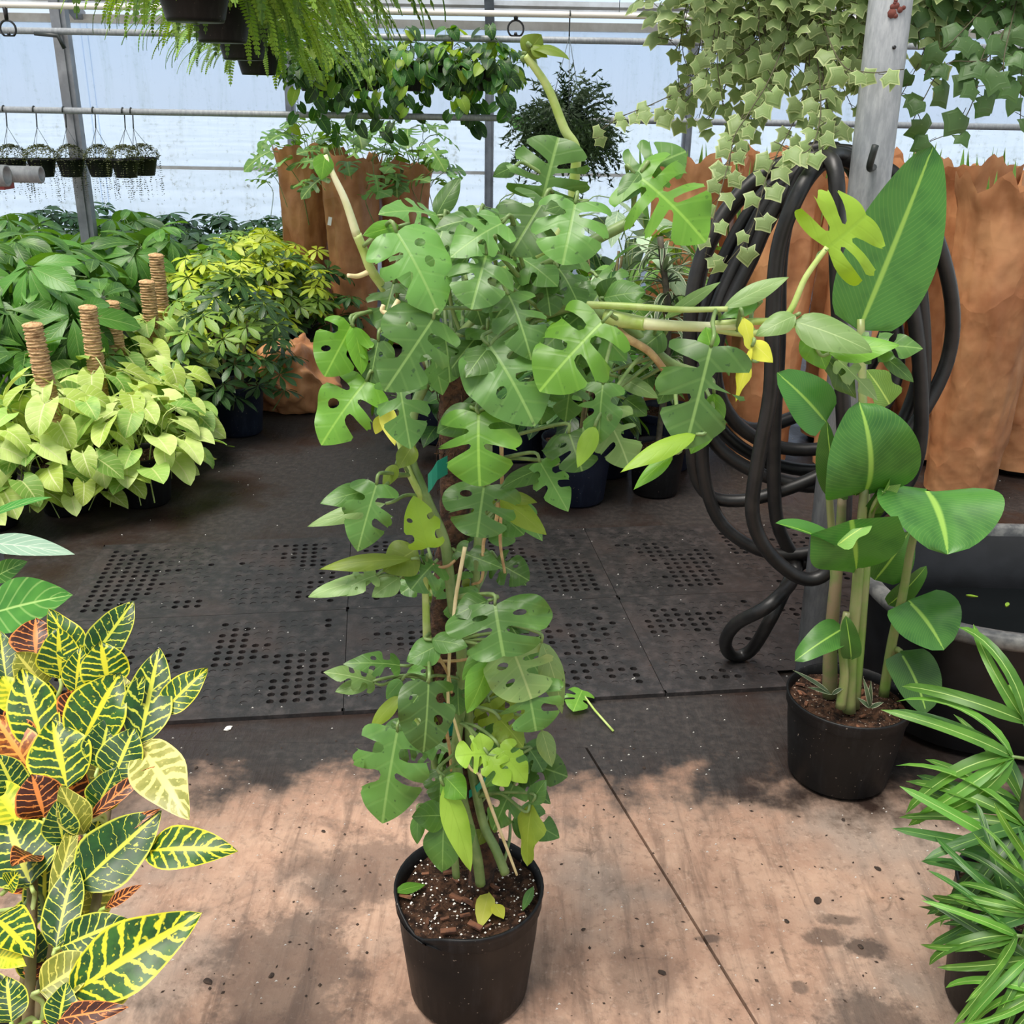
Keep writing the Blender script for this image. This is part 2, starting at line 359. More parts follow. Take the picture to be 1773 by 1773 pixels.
M_cro = [croton_material('croton_green_yellow', G(30, 66, 22), G(52, 98, 30), G(214, 208, 48), 0.15, G(150, 160, 70)),
         croton_material('croton_dark_green', G(24, 58, 24), G(40, 84, 32), G(200, 204, 70), 0.085, G(120, 130, 60)),
         croton_material('croton_red_brown', G(52, 26, 18), G(84, 40, 22), G(224, 138, 70), 0.12, G(120, 60, 40)),
         croton_material('croton_pale', G(134, 138, 66), G(168, 164, 92), G(226, 216, 130), 0.24, G(200, 190, 120)),
         croton_material('croton_olive', G(108, 116, 34), G(138, 140, 50), G(206, 198, 92), 0.12, G(160, 160, 80)),
         croton_material('croton_yellow', G(140, 168, 44), G(196, 204, 50), G(232, 224, 60), 0.3, G(190, 190, 70)),
         croton_material('croton_orange', G(70, 30, 18), G(196, 110, 30), G(236, 160, 70), 0.2, G(150, 80, 40))]
M_bird = leaf_mat('strelitzia_green', G(52, 98, 38), G(74, 124, 50), G(150, 190, 84), G(72, 112, 54), 0.26, 0.2, 0.1, 26, 0.05, 0.12, vb=0.08)
M_bird_lt = leaf_mat('strelitzia_young_leaf', G(104, 150, 64), G(128, 168, 84), G(192, 216, 110), G(150, 184, 100), 0.28, 0.25, 0.05, 18, 0.05, 0.3, vb=0.08)
M_bstem = plain('strelitzia_stalk', G(110, 142, 62), 0.4, col2=G(138, 140, 92), nscale=9)
M_bstem2 = plain('strelitzia_husk', G(128, 112, 84), 0.6, col2=G(100, 118, 62), nscale=14)
M_syn = leaf_mat('syngonium_pale', G(162, 190, 84), G(206, 220, 134), G(220, 226, 162), G(176, 190, 124), 0.42, 0.25, 0.14, 7, 0.05, 0.3)
M_syn2 = leaf_mat('syngonium_green', G(110, 156, 64), G(164, 194, 96), G(196, 208, 132), G(150, 170, 100), 0.42, 0.25, 0.14, 7, 0.05, 0.35)
M_pachira = leaf_mat('money_tree_green', G(52, 92, 32), G(88, 132, 50), G(130, 164, 88), G(104, 140, 76), 0.28, 0.25, 0.25, 8, 0.04, 0.25)
M_schef = leaf_mat('umbrella_tree_dark', G(40, 72, 30), G(62, 98, 44), G(100, 130, 78), G(78, 104, 64), 0.28, 0.18, 0.22, 6, 0.04, 0.1)
M_schef_y = leaf_mat('umbrella_tree_gold', G(158, 184, 48), G(204, 214, 76), G(214, 220, 104), G(160, 178, 70), 0.34, 0.28, 0.2, 6, 0.04, 0.1)
M_schef_m = leaf_mat('umbrella_tree_mid', G(92, 128, 48), G(124, 154, 60), G(160, 178, 90), G(116, 144, 66), 0.34, 0.24, 0.2, 6, 0.04, 0.1)
M_pothos = leaf_mat('pothos_green', G(36, 70, 28), G(60, 102, 36), G(116, 156, 70), G(104, 142, 60), 0.34, 0.3, 0.28, 6, 0.04, 0.12)
M_pothos_y = leaf_mat('pothos_yellow_green', G(132, 164, 52), G(110, 148, 50), G(160, 184, 80), G(150, 176, 70), 0.38, 0.35, 0.15, 6, 0.04, 0.12)
M_ivy = leaf_mat('ivy_variegated', G(70, 106, 48), G(104, 136, 70), G(160, 178, 112), G(150, 168, 110), 0.42, 0.28, 0.25, 5, 0.05, 0.15, margin=G(206, 212, 156))
M_ivy_dk = leaf_mat('ivy_dark', G(46, 82, 44), G(70, 108, 56), G(120, 150, 90), G(90, 120, 66), 0.36, 0.3, 0.22, 5, 0.05, 0.15)
M_ivyvine = plain('ivy_vine', G(74, 70, 48), 0.7)
M_fern = leaf_mat('fern_green', G(112, 150, 54), G(146, 178, 72), G(150, 176, 80), G(130, 160, 66), 0.5, 0.3, 0.25, 4, 0.02, 0.0)
M_fern_dk = leaf_mat('fern_darker_green', G(76, 112, 46), G(104, 140, 56), G(130, 160, 70), G(100, 130, 60), 0.5, 0.3, 0.2, 4, 0.02, 0.0)  # darker green tone for a third of the frond meshes
M_feathery = leaf_mat('feathery_dark', G(34, 50, 30), G(52, 72, 42), G(60, 80, 50), G(50, 66, 42), 0.5, 0.2, 0.15, 3, 0.02, 0.0)
M_creeper = leaf_mat('button_creeper', G(52, 62, 36), G(82, 88, 54), G(90, 100, 60), G(80, 84, 54), 0.5, 0.2, 0.2, 3, 0.02, 0.0)
M_palm = leaf_mat('lady_palm_green', G(66, 112, 38), G(98, 146, 54), G(176, 206, 120), G(128, 164, 80), 0.34, 0.28, 0.18, 1, 0.06, 0.0)
M_palm_dk = leaf_mat('lady_palm_dark', G(40, 78, 30), G(62, 104, 42), G(120, 156, 80), G(84, 120, 60), 0.32, 0.25, 0.18, 1, 0.06, 0.0)
M_fig = leaf_mat('fig_green', G(54, 116, 36), G(78, 140, 50), G(170, 206, 120), G(110, 150, 90), 0.25, 0.2, 0.06, 6, 0.04, 0.35)
M_fig_b = leaf_mat('fig_underside', G(140, 172, 150), G(156, 186, 164), G(196, 212, 190), G(150, 178, 155), 0.45, 0.2, 0.06, 7, 0.04, 0.6)
M_dra = leaf_mat('dracaena_striped', G(70, 90, 62), G(96, 114, 82), G(96, 114, 82), G(90, 106, 78), 0.36, 0.2, 0.15, 2, 0.02, 0.0, margin=G(214, 218, 186))
M_vari = leaf_mat('aglaonema_grey', G(128, 156, 122), G(166, 188, 156), G(190, 204, 170), G(140, 164, 128), 0.4, 0.2, 0.12, 8, 0.04, 0.4)
M_bushy = leaf_mat('bushy_green', G(76, 118, 50), G(112, 150, 70), G(150, 176, 96), G(116, 148, 78), 0.36, 0.25, 0.25, 6, 0.04, 0.25)
M_sans = leaf_mat('sansevieria_tip', G(84, 128, 58), G(118, 158, 78), G(120, 156, 80), G(100, 140, 66), 0.4, 0.2, 0.12, 3, 0.02, 0.0, margin=G(170, 186, 100))
M_cane = plain('dark_cane', G(56, 54, 44), 0.7, col2=G(84, 78, 62), nscale=40)
M_brownstem = plain('brown_stem', G(98, 82, 56), 0.7, col2=G(120, 112, 70), nscale=20)

# ------------------------------------------------------------------ leaf shapes (local: +Y along the midrib, +Z the upper face)
def bend(x, y, z, L, droop):
    if abs(droop) < 1e-3: return (x, y, z)
    R = L/droop; a = y/R
    return (x, R*math.sin(a)+z*math.sin(a), -R*(1-math.cos(a))+z*math.cos(a))
P_OVATE = lambda u: (math.sin(math.pi*min(1, u**0.75))**0.85) if 0 < u < 1 else 0.0
P_LANCE = lambda u: (math.sin(math.pi*u**0.9)**0.9) if 0 < u < 1 else 0.0
P_OBOV = lambda u: (math.sin(math.pi*u**1.35)**0.8) if 0 < u < 1 else 0.0
P_HEART = lambda u: (0.62+0.38*math.sin(min(1, u/0.3)*math.pi/2) if u < 0.3 else math.cos((u-0.3)/0.7*math.pi/2)**0.85)
P_STRAP = lambda u: min(1, 0.35+4*u)*(1-u**6)**0.5*(1-0.35*u)
P_BIRD = lambda u: (math.sin(math.pi*u**0.62)**0.55) if 0 < u < 1 else 0.0
P_TRUNC = lambda u: 0.06+0.94*math.sin(min(1, u/0.7)*math.pi/2)**1.2 if u < 0.7 else (1-0.12*(u-0.7)/0.3)
P_SPIKE = lambda u: 1-u**2.2
def grid_leaf(b, L, W, prof, nu=8, nv=4, fold=0.2, droop=0.6, back=0.0, wave=0.0, seed=0, mi=0, M=None, roll=0.0, twist=0.0, lob=0.0):
    rg = random.Random(seed); ph = rg.uniform(0, 6.28); vs = []; uv = []
    for i in range(nu+1):
        u = i/nu; hw = W/2*prof(u)
        if lob: hw *= 1+lob*math.sin(u*11+ph)
        for j in range(nv+1):
            v = -1+2*j/nv; x = v*hw; y = u*L-back*L*abs(v)**1.6*(1-u)**2.5
            z = fold*abs(x)-roll*x*x/max(W, 1e-4)*4+wave*W*math.sin(u*9+ph+v*1.5)*abs(v)
            if twist:
                a = twist*u; x, z = x*math.cos(a)-z*math.sin(a), x*math.sin(a)+z*math.cos(a)
            vs.append(bend(x, y, z, L, droop)); uv.append((u, v*0.5+0.5))
    k = nv+1
    b.add(vs, [(i*k+j, i*k+j+1, (i+1)*k+j+1, (i+1)*k+j) for i in range(nu) for j in range(nv)], uv, mi, M)
    return b
def petiole_local(b, L, to, r=0.004, mi=1):
    to = V(to)*L; mid = V((to.x*0.3, to.y*0.75, to.z*0.25))
    b.tube(spline([V((0, 0, 0)), mid, to], 3), r, 4, mi, False)
def pt_in(poly, x, y):
    c = False; j = len(poly)-1
    for i in range(len(poly)):
        xi, yi = poly[i]; xj, yj = poly[j]
        if (yi > y) != (yj > y) and x < (xj-xi)*(y-yi)/(yj-yi)+xi: c = not c
        j = i
    return c
def split_leaf(L, W, seed, slots=3, deep=0.7, openw=0.05, holes=0.25, fold=0.2, droop=0.5, roll=0.7, asym=0.0, narrow=False):
    """A lobed blade: each side is cut by teardrop slots between the side veins; some slots stay closed as holes."""
    rg = random.Random(seed)
    def hw(s):
        s = max(0, min(1, s))
        if s < 0.32: return W/2*(1-(1-s/0.32)**2)**0.5
        return W/2*max(0, math.cos((s-0.32)/0.68*math.pi/2))**0.95
    def P(s, t, sg):
        h = hw(s)
        return (sg*t*h*(1+asym*sg), s*L*0.78+(-0.42+1.5*s)*t*h*0.9+0.22*L*s**4)
    outs = []; cuts = []; side_pts = []
    for sg in (1, -1):
        ss = [0.16+0.52*(i+0.5+rg.uniform(-0.2, 0.2))/slots for i in range(slots)]
        pts = []; s = 0.0; N = 34
        marks = []
        for q in ss:
            kind = 'hole' if rg.random() < holes*0.6 else 'slot'
            marks.append((q, kind, max(0.13, 1-deep*rg.uniform(0.95, 1.2)), rg.uniform(0.04, 0.075)*(3.2/(slots+1)), rg.choice((0.02, 0.045, 0.075, 0.11))*(2.6/(slots+0.6))))
        opens = [m for m in marks if m[1] == 'slot']
        i = 0; cur = 0.015
        for q, kd, tin, wi, wo_ in sorted(opens):
            a = q-wo_
            k = max(4, int((a-cur)/0.025)); lo_ = 0.95 if i == 0 else 0.86
            for j in range(k):
                x = (j+0.3)/k; sj = cur+(a-cur)*x
                pts.append(P(sj, lo_+0.16*math.sin(math.pi*min(1, x**1.25))-(0.08*(x > 0.93)), sg))
            for t in (0.97, 0.86, 0.7, 0.55, 0.42):
                if t > tin+0.06:
                    f = (t-tin)/(1-tin); pts.append(P(q-(wi*(1-f)**0.8+wo_*f**1.5), t, sg))
            pts += [P(q-wi*0.7, tin+0.02, sg), P(q, tin-0.03, sg), P(q+wi*0.7, tin+0.02, sg)]
            for t in (0.42, 0.55, 0.7, 0.86, 0.97):
                if t > tin+0.06:
                    f = (t-tin)/(1-tin); pts.append(P(q+(wi*(1-f)**0.8+wo_*f**1.5), t, sg))
            cur = q+wo_; i += 1
        k = max(3, int((1-cur)/0.035))
        for j in range(k): pts.append(P(cur+(1-cur)*j/k, 1-(0.1 if j == 0 and i else 0), sg))
        side_pts.append(pts)
        for q, kd, tin, wi, wo_ in marks:
            if kd == 'hole':
                tin = min(tin, 0.45); te = min(0.85, tin+rg.uniform(0.25, 0.4)); ring = []
                for j in range(10):
                    a = 2*math.pi*j/10; t = (tin+te)/2-(te-tin)/2*math.cos(a)
                    ring.append(P(q+wi*0.8*math.sin(a), t, sg))
                cuts.append(ring)
    outline = [(0, 0.0)]+side_pts[0]+[(0, L)]+side_pts[1][::-1]
    verts = [V(p) for p in outline]; edges = [(i, (i+1) % len(outline)) for i in range(len(outline))]
    for ring in cuts:
        o = len(verts); verts += [V(p) for p in ring]; edges += [(o+i, o+(i+1) % len(ring)) for i in range(len(ring))]
    for i in range(1, 12): verts.append(V((0, L*i/12)))
    for sg in (1, -1):
        for s in [0.08+0.84*i/9 for i in range(10)]:
            for t in (0.33, 0.66):
                q = P(s, t, sg)
                if pt_in(outline, *q) and not any(pt_in(r, *q) for r in cuts): verts.append(V(q))
    try:
        r = delaunay_2d_cdt(verts, edges, [], 1, 1e-6)
        vv, ff = r[0], r[2]
    except Exception:
        vv, ff = [V(p) for p in outline], [tuple(range(len(outline)))]
    fs = []
    for f in ff:
        cx = sum(vv[i].x for i in f)/len(f); cy = sum(vv[i].y for i in f)/len(f)
        if pt_in(outline, cx, cy) and not any(pt_in(g, cx, cy) for g in cuts): fs.append(f)
    ph = rg.uniform(0, 6); out = []; uv = []
    for p in vv:
        x, y = p.x, p.y; t = abs(x)/(W/2)
        z = fold*abs(x)-roll*W*0.5*t*t*0.5+0.05*W*math.sin(y/L*9+ph+(1.5 if x > 0 else 0))*t*t+0.22*W*t*mnoise.noise(V((x/W*2.2+ph, y/L*3.2, ph)))
        out.append(bend(x, y, z, L, droop)); uv.append((y/L, max(0, min(1, x/W+0.5))))
    return out, fs, uv

LEAFNO = [0]
TOCAM_BIAS = 0.8
def hero_leaf(parent, base, tip, wpx, mat, d0, d1=None, kind='split', n=None, slots=2, deep=0.7, holes=0.25, attach=None, droop=0.45, name='leaf', petr=0.0025, pmat=None, **kw):
    """A blade from a base to a tip; n is the way its upper face looks."""
    LEAFNO[0] += 1; sd = LEAFNO[0]*17+3; rg = random.Random(sd)
    if kind == 'split': droop = droop*rg.uniform(0.6, 1.8)
    d1 = d0 if d1 is None else d1
    p0, p1 = at(*base, d0), at(*tip, d1)
    L = (p1-p0).length*(1+0.10*abs(droop)); Wd = wpx*depth((p0+p1)/2)/FPX
    view = (EYE-(p0+p1)/2).normalized()
    nn = V(n) if n is not None else view*TOCAM_BIAS+V((rg.uniform(-.25, .25), -0.05, 0.45+rg.uniform(-.15, .15)))
    b = MB()
    if kind == 'split':
        b.add(*split_leaf(L, Wd, sd, slots, deep, holes=holes, droop=droop, **kw))
    else:
        prof = {'ovate': P_OVATE, 'lance': P_LANCE, 'heart': P_HEART, 'bird': P_BIRD, 'trunc': P_TRUNC, 'obov': P_OBOV}[kind]
        kw.setdefault('nu', 12); kw.setdefault('nv', 6)
        grid_leaf(b, L, Wd, prof, droop=droop, seed=sd, **kw)
    # aim the bent blade so that its chord runs base to tip
    tipl = V(bend(0, L, 0, L, droop)); ang = math.atan2(tipl.z, tipl.y)
    M = frame(p0, p1-p0, nn) @ Matrix.Rotation(-ang, 4, 'X')
    s = (p1-p0).length/max(1e-5, tipl.length); M = M @ Matrix.Scale(s, 4)
    o = obj(name, b.mesh(name, mat), M, parent)
    if attach is not None:
        A = V(attach); ydir = (p1-p0).normalized()
        m1 = p0-ydir*min(0.016, 0.2*(A-p0).length); m2 = A.lerp(p0, 0.45)+V((0, 0.01, 0.04*(p0-A).length))
        pb = MB(); pts = spline([p0, m1, m2, A], 4); pb.tube(pts, taper(len(pts), petr, petr*1.3), 6)
        obj('petiole', pb.mesh('petiole', pmat or M_stem), Matrix.Identity(4), o)
    return o
def tube_px(name, pts, r0, r1, mat, parent, sides=8, n=6, sub=None):
    P = spline([at(*p) if not isinstance(p, Vector) else p for p in pts], n); b = MB(); b.tube(P, taper(len(P), r0, r1), sides)
    return obj(name, b.mesh(name, mat), Matrix.Identity(4), parent)

# ------------------------------------------------------------------ shared builders
def pot_mesh(name, r, h, mat, dent=False):
    b = MB(); rb = r*0.82
    prof = [(0.0, 0.004), (rb*0.9, 0.0), (rb, 0.012), (rb+(r-rb)*0.6, h*0.62), (r*0.955, h*0.84), (r*0.965, h*0.85), (r*0.99, h*0.865), (r*0.985, h*0.93), (r*1.0, h*0.955), (r*1.01, h*0.985), (r*1.0, h), (r*0.97, h*0.995), (r*0.945, h*0.9), (r*0.9, h*0.6), (0, h*0.58)]
    def wob(q, i, a):
        if dent and i >= 7:
            k = math.exp(-((a-3.95)/0.35)**2); q = q*1.0; q.x *= 1-0.05*k; q.y *= 1-0.05*k; q.z -= 0.035*k*(1 if i < 12 else 0.5)
        return q
    b.lathe(prof, 40, wob=wob)
    return b.mesh(name, mat)
def soil_mesh(r, z, seed=0, amp=0.012):
    b = MB(); prof = [(r*i/8, 0) for i in range(9)]
    b.lathe(prof, 28, wob=lambda q, i, a: V((q.x, q.y, z+amp*(mnoise.noise(V((q.x*22+seed, q.y*22, seed*1.7)))*1.2+0.6*mnoise.noise(V((q.x*60, q.y*60+seed, 0)))) if i else z)))
    return b.mesh('soil', M_soil)
POTC = {}
def add_pot(T, loc, r, h, mat, soil=True, seed=0, dent=False):
    k = (r, h, mat.name, dent)
    if k not in POTC: POTC[k] = pot_mesh('pot', r, h, mat, dent)
    p = obj('pot', POTC[k], Matrix.Translation(V(loc)), T)
    if soil:
        ks = ('s', r, h)
        if ks not in POTC: POTC[ks] = soil_mesh(r*0.945, h*0.88, seed)
        obj('soil', POTC[ks], Matrix.Translation(V(loc)), T)
    return p
def rope(name, r, h, mat, pitch=0.013):
    b = MB(); n = int(h/pitch); prof = [(r*0.6, 0)]
    for i in range(n): prof += [(r*0.84, i*pitch+0.001), (r, i*pitch+pitch*0.3), (r, i*pitch+pitch*0.7), (r*0.84, i*pitch+pitch-0.001)]
    prof += [(r*0.75, h), (0.0, h+0.006)]
    rg = random.Random(3)
    ph = [rg.uniform(0, 6) for _ in prof]
    b.lathe(prof, 14, wob=lambda q, i, a: V((q.x*(1+0.05*math.sin(3*a+ph[i])), q.y*(1+0.05*math.sin(3*a+ph[i])), q.z+0.003*math.sin(a+ph[i//4*4]))))
    for i in range(40):
        a = rg.uniform(0, 6.28); z = rg.uniform(0.02, h); c = V((r*math.cos(a), r*math.sin(a), z)); d = V((math.cos(a+0.6), math.sin(a+0.6), rg.uniform(-.4, .8)))*rg.uniform(0.006, 0.02)
        b.tube([c, c+d*0.5, c+d], [0.0012, 0.0009, 0.0004], 3)
    return b.mesh(name, mat)
def compound(name, nl, L, W, prof, mats, pet, seed, spread=2*math.pi, droop=0.5, tilt=0.25, fold=0.2, nu=6):
    rg = random.Random(seed); b = MB()
    for i in range(nl):
        a = (i-(nl-1)/2)/nl*spread+rg.uniform(-.1, .1); s = rg.uniform(0.75, 1.1)*(1 if spread > 5 else 1)
        M = Matrix.Rotation(-a, 4, 'Z') @ Matrix.Rotation(-tilt+rg.uniform(-.2, .15), 4, 'X') @ Matrix.Translation((0, L*0.07, 0))
        grid_leaf(b, L*s, W*s, prof, nu, 2, fold, droop*rg.uniform(0.6, 1.3), seed=seed*9+i, M=M, wave=0.03)
    b.tube(spline([V((0, 0, 0)), V((0, -pet*0.25, -pet*0.5)), V((0, -pet*0.55, -pet))], 3), 0.0026, 4, 1, False)
    return b.mesh(name, mats)
def dome(T, c, R, H, n, meshes, size, rng, thmax=1.9, lean=0.35, inset=0.4, droopdir=-0.2, name='leaf', upn=0.8, zmin=None):
    """Leaves of one plant set over a dome round its crown."""
    ga = 2.39996; c = V(c)
    for k in range(n):
        t = (k+0.5)/n; th = thmax*t**0.62+rng.uniform(-.12, .12); ph = k*ga+rng.uniform(-.3, .3)
        rad = V((math.sin(th)*math.cos(ph), math.sin(th)*math.sin(ph), 0)); q = rng.uniform(0.78, 1.06)
        p = c+V((rad.x*R*q, rad.y*R*q, H*math.cos(th)*q))
        y = V((math.cos(ph), math.sin(ph), 0))+V((rng.uniform(-.4, .4), rng.uniform(-.4, .4), droopdir+rng.uniform(-lean, lean)))
        nr = V((rad.x*0.7, rad.y*0.7, upn))+V((rng.uniform(-.3, .3), rng.uniform(-.3, .3)-0.15, 0))
        s = rng.uniform(*size)
        M = frame(p-y.normalized()*s*inset*0.1, y, nr, s)
        if zmin is not None and M.translation.z < zmin: continue
        obj(name, rng.choice(meshes), M, T)

# ================================================================== THE SETTING
# ---- floor: a dark sub-base under concrete slabs with open joints
b = MB(); b.box((0, 4, -0.11), (16, 14, 0.1))
floor = tag(obj('floor', b.mesh('floor', M_joint)), 'greenhouse floor of stained concrete, pinkish dry in front and wet black further back', None, kind='structure')
j0, j1 = on_z(1080, 1400), on_z(1310, 1773)
jdir = (j1-j0).normalized(); jn = V((-jdir.y, jdir.x, 0))*(-1)
def joint_x(y): return j0.x+(y-j0.y)/jdir.y*jdir.x
def slab(y0, y1, xa, xb, dz=0.0):
    b = MB(); n = 1
    vs = [(xa(y0), y0, -0.06), (xb(y0), y0, -0.06), (xb(y1), y1, -0.06), (xa(y1), y1, -0.06), (xa(y0), y0, dz), (xb(y0), y0, dz), (xb(y1), y1, dz), (xa(y1), y1, dz)]
    b.add(vs, [(0, 3, 2, 1), (4, 5, 6, 7), (0, 1, 5, 4), (1, 2, 6, 5), (2, 3, 7, 6), (3, 0, 4, 7)])
    obj('slab', b.mesh('slab', M_floor, flat=True), None, floor)
g = 0.0035
slab(-2.9, 2.28, lambda y: -8, lambda y: joint_x(y)-g)
slab(-2.9, 2.28, lambda y: joint_x(y)+g, lambda y: 8)
slab(2.2806, 10.9, lambda y: -8, lambda y: 8)

b = MB(); b.box((0, 10, -0.31), (160, 160, 0.2))
tag(obj('ground', b.mesh('ground', plain('pale_added_ground', G(226, 224, 218), .9, col2=G(206, 206, 198), nscale=.4), flat=True)), 'pale ground added around the greenhouse to brighten its wall', None, kind='structure')  # outside ground added to cut low sky light; pale tone brightens the wall
# ---- rubber drainage mats with open holes
def mat_mesh(sd, cut=()):
    w, h, th, sp, r = 0.913, 0.61, 0.012, 0.0362, 0.0115
    nx, ny = int(w/sp), int(h/sp); b = MB(); ox, oy = (w-nx*sp)/2, (h-ny*sp)/2; rg = random.Random(5)
    for i in range(nx):
        for j in range(ny):
            cx, cy = ox+(i+.5)*sp, oy+(j+.5)*sp; hs = sp/2
            if any((cx-qx)**2+(cy-qy)**2 < .085**2 for qx, qy in cut): continue
            sq = [(cx+hs, cy), (cx+hs, cy+hs), (cx, cy+hs), (cx-hs, cy+hs), (cx-hs, cy), (cx-hs, cy-hs), (cx, cy-hs), (cx+hs, cy-hs)]
            if i in (0, 12, 13, nx-1) or j in (0, ny-1):
                b.add([(x, y, th) for x, y in sq], [tuple(range(8))]); continue
            ci = [(cx+r*math.cos(k*math.pi/4), cy+r*math.sin(k*math.pi/4)) for k in range(8)]
            zb = 0.001 if mnoise.noise(V((cx*4.5, cy*4.5, sd*3.7)))+rg.uniform(-.15, .15) < -0.10 else th-rg.uniform(0.0002, 0.002)
            b.add([(x, y, th) for x, y in sq]+[(x, y, th) for x, y in ci]+[(x, y, zb) for x, y in ci],
                  [(k, (k+1) % 8, 8+(k+1) % 8, 8+k) for k in range(8)]+[(8+k, 8+(k+1) % 8, 16+(k+1) % 8, 16+k) for k in range(8)]+[tuple(range(16, 24))])
    def runs(L, hits_):                                              # the edge, left open where a column stands in it
        out = [(0.0, L)]
        for h0, h1 in hits_: out = [r for a0, a1 in out for r in ((a0, min(a1, h0)), (max(a0, h1), a1)) if r[1]-r[0] > .004]
        return out
    E_ = .09; g_x = lambda y0: [(q[0]-E_*.75, q[0]+E_*.75) for q in cut if abs(q[1]-y0) < E_]; g_y = lambda x0: [(q[1]-E_*.75, q[1]+E_*.75) for q in cut if abs(q[0]-x0) < E_]
    for y0, yi in ((0, oy), (h, h-oy)):
        for a0, a1 in runs(w, g_x(y0)): b.add([(a0, y0, th), (a1, y0, th), (a1, yi, th), (a0, yi, th), (a0, y0, 0), (a1, y0, 0)], [(0, 1, 2, 3) if y0 == 0 else (3, 2, 1, 0), (4, 5, 1, 0) if y0 == 0 else (5, 4, 0, 1)])
    for x0, xi in ((0, ox), (w, w-ox)):
        for a0, a1 in runs(h, g_y(x0)): b.add([(x0, a0, th), (x0, a1, th), (xi, a1, th), (xi, a0, th), (x0, a0, 0), (x0, a1, 0)], [(3, 2, 1, 0) if x0 == 0 else (0, 1, 2, 3), (0, 1, 5, 4) if x0 == 0 else (1, 0, 4, 5)])
    return b.mesh('drainage_mat', M_mat, flat=True)
mm_ = [mat_mesh(k) for k in range(4)]
_cb, _ct = at(1408, 1150, 2.62), at(1543, 0, 2.62)
COLS_XY = [(_cb.x-(_ct.x-_cb.x)/(_ct.z-_cb.z)*_cb.z, 2.62), (at(-22, 965, 2.5).x, 2.5)]
pA, pB = on_z(280, 1247), on_z(1370, 1186)
myaw = math.atan2(pB.y-pA.y, pB.x-pA.x)
MO = Matrix.Translation(on_z(595, 1238)) @ Matrix.Rotation(myaw, 4, 'Z')
for r_ in range(2):
    for c_ in (-1, 0, 1):
        MM_ = MO @ Matrix.Translation((c_*0.915, r_*0.612, 0.0005))
        cut = [(MM_.inverted() @ V((x, y, 0))).to_2d() for x, y in COLS_XY]; cut = [q for q in cut if -.1 < q.x < 1.02 and -.1 < q.y < .72]
        o = obj('drainage_mat', mat_mesh((r_*3+c_) % 4, cut) if cut else mm_[(r_*3+c_) % 4], MM_)
        tag(o, 'black rubber drainage mat full of round holes on the wet floor', 'mat', 'rubber drainage mats laid edge to edge')

# ---- back wall: hazy panels between aluminium posts
YW = 8.8
posts_x = [at(px, 180, YW).x for px in (503, 857, 1193)]
sp_ = (posts_x[2]-posts_x[0])/2
px_all = [posts_x[0]+sp_*k for k in range(-3, 6)]
EAVE = at(857, 52, YW).z
ZG = at(857, 300, YW).z
wall = obj('wall_back', MB().box((px_all[4], YW+0.03, 0.06), (px_all[-1]-px_all[0], 0.08, 0.12)).mesh('wall_back', M_alu, flat=True))
tag(wall, 'greenhouse end wall of hazy algae-stained panels between aluminium posts', None, kind='structure')
for a_, c_ in zip(px_all[:-1], px_all[1:]):
    for z0, z1 in ((0.12, ZG-0.012), (ZG+0.012, EAVE)):
        obj('panel', MB().box(((a_+c_)/2, YW+0.03, (z0+z1)/2), (c_-a_-0.05, 0.012, z1-z0)).mesh('panel', M_panel, flat=True), None, wall)
    obj('girt', MB().box(((a_+c_)/2, YW+0.02, ZG), (c_-a_-0.05, 0.04, 0.024)).mesh('girt', M_white_metal, flat=True), None, wall)
for x_ in px_all[:2]+px_all[3:]:
    bb = MB().box((x_, YW, EAVE/2), (0.07, 0.07, EAVE)).box((x_, YW-0.04, EAVE/2), (0.03, 0.014, EAVE))
    obj('post', bb.mesh('post', M_alu, flat=True), None, wall)
obj('mullion', MB().box((px_all[2], YW+.03, EAVE/2), (.052, .016, EAVE)).mesh('mullion', M_panel, flat=True), None, wall)
# ---- roof: hazy sheets on white purlins, rising toward the camera
ceil = obj('ceiling', MB().box((px_all[4], YW, EAVE+0.03), (px_all[-1]-px_all[0], 0.1, 0.06)).mesh('ceiling', M_white_metal, flat=True))
tag(ceil, 'greenhouse roof slope of hazy sheets on white purlins and grey rafters', None, kind='structure')
SL = math.radians(24)
MR = Matrix.Translation((0, YW, EAVE+0.04)) @ Matrix.Rotation(-SL, 4, 'X')
def roof_piece(name, c, s, mat): obj(name, MB().box(c, s, M=MR).mesh(name, mat, flat=True), None, ceil)
for a_, c_ in zip(px_all[:-1], px_all[1:]):
    roof_piece('roof_panel', ((a_+c_)/2, -1.25, 0.06), (c_-a_-0.05, 2.5, 0.012), M_panel)
for y_, s_ in ((-0.12, 0.05), (-0.24, 0.045), (-0.42, 0.05), (-0.75, 0.05), (-1.3, 0.05), (-1.9, 0.05)):
    roof_piece('purlin', (px_all[4], y_, 0.03), (px_all[-1]-px_all[0], s_, 0.04), M_white_metal)
for x_ in px_all:
    roof_piece('rafter', (x_, -1.25, 0.0), (0.07, 2.5, 0.08), M_alu)
for x_ in px_all[3:7:2]:
    bb = MB(); bb.tube([V((x_+0.02, YW-0.05, EAVE-0.02)), V((x_+0.45, YW-0.3, EAVE+0.35))], 0.025, 8); obj('brace', bb.mesh('brace', M_alu), None, ceil)

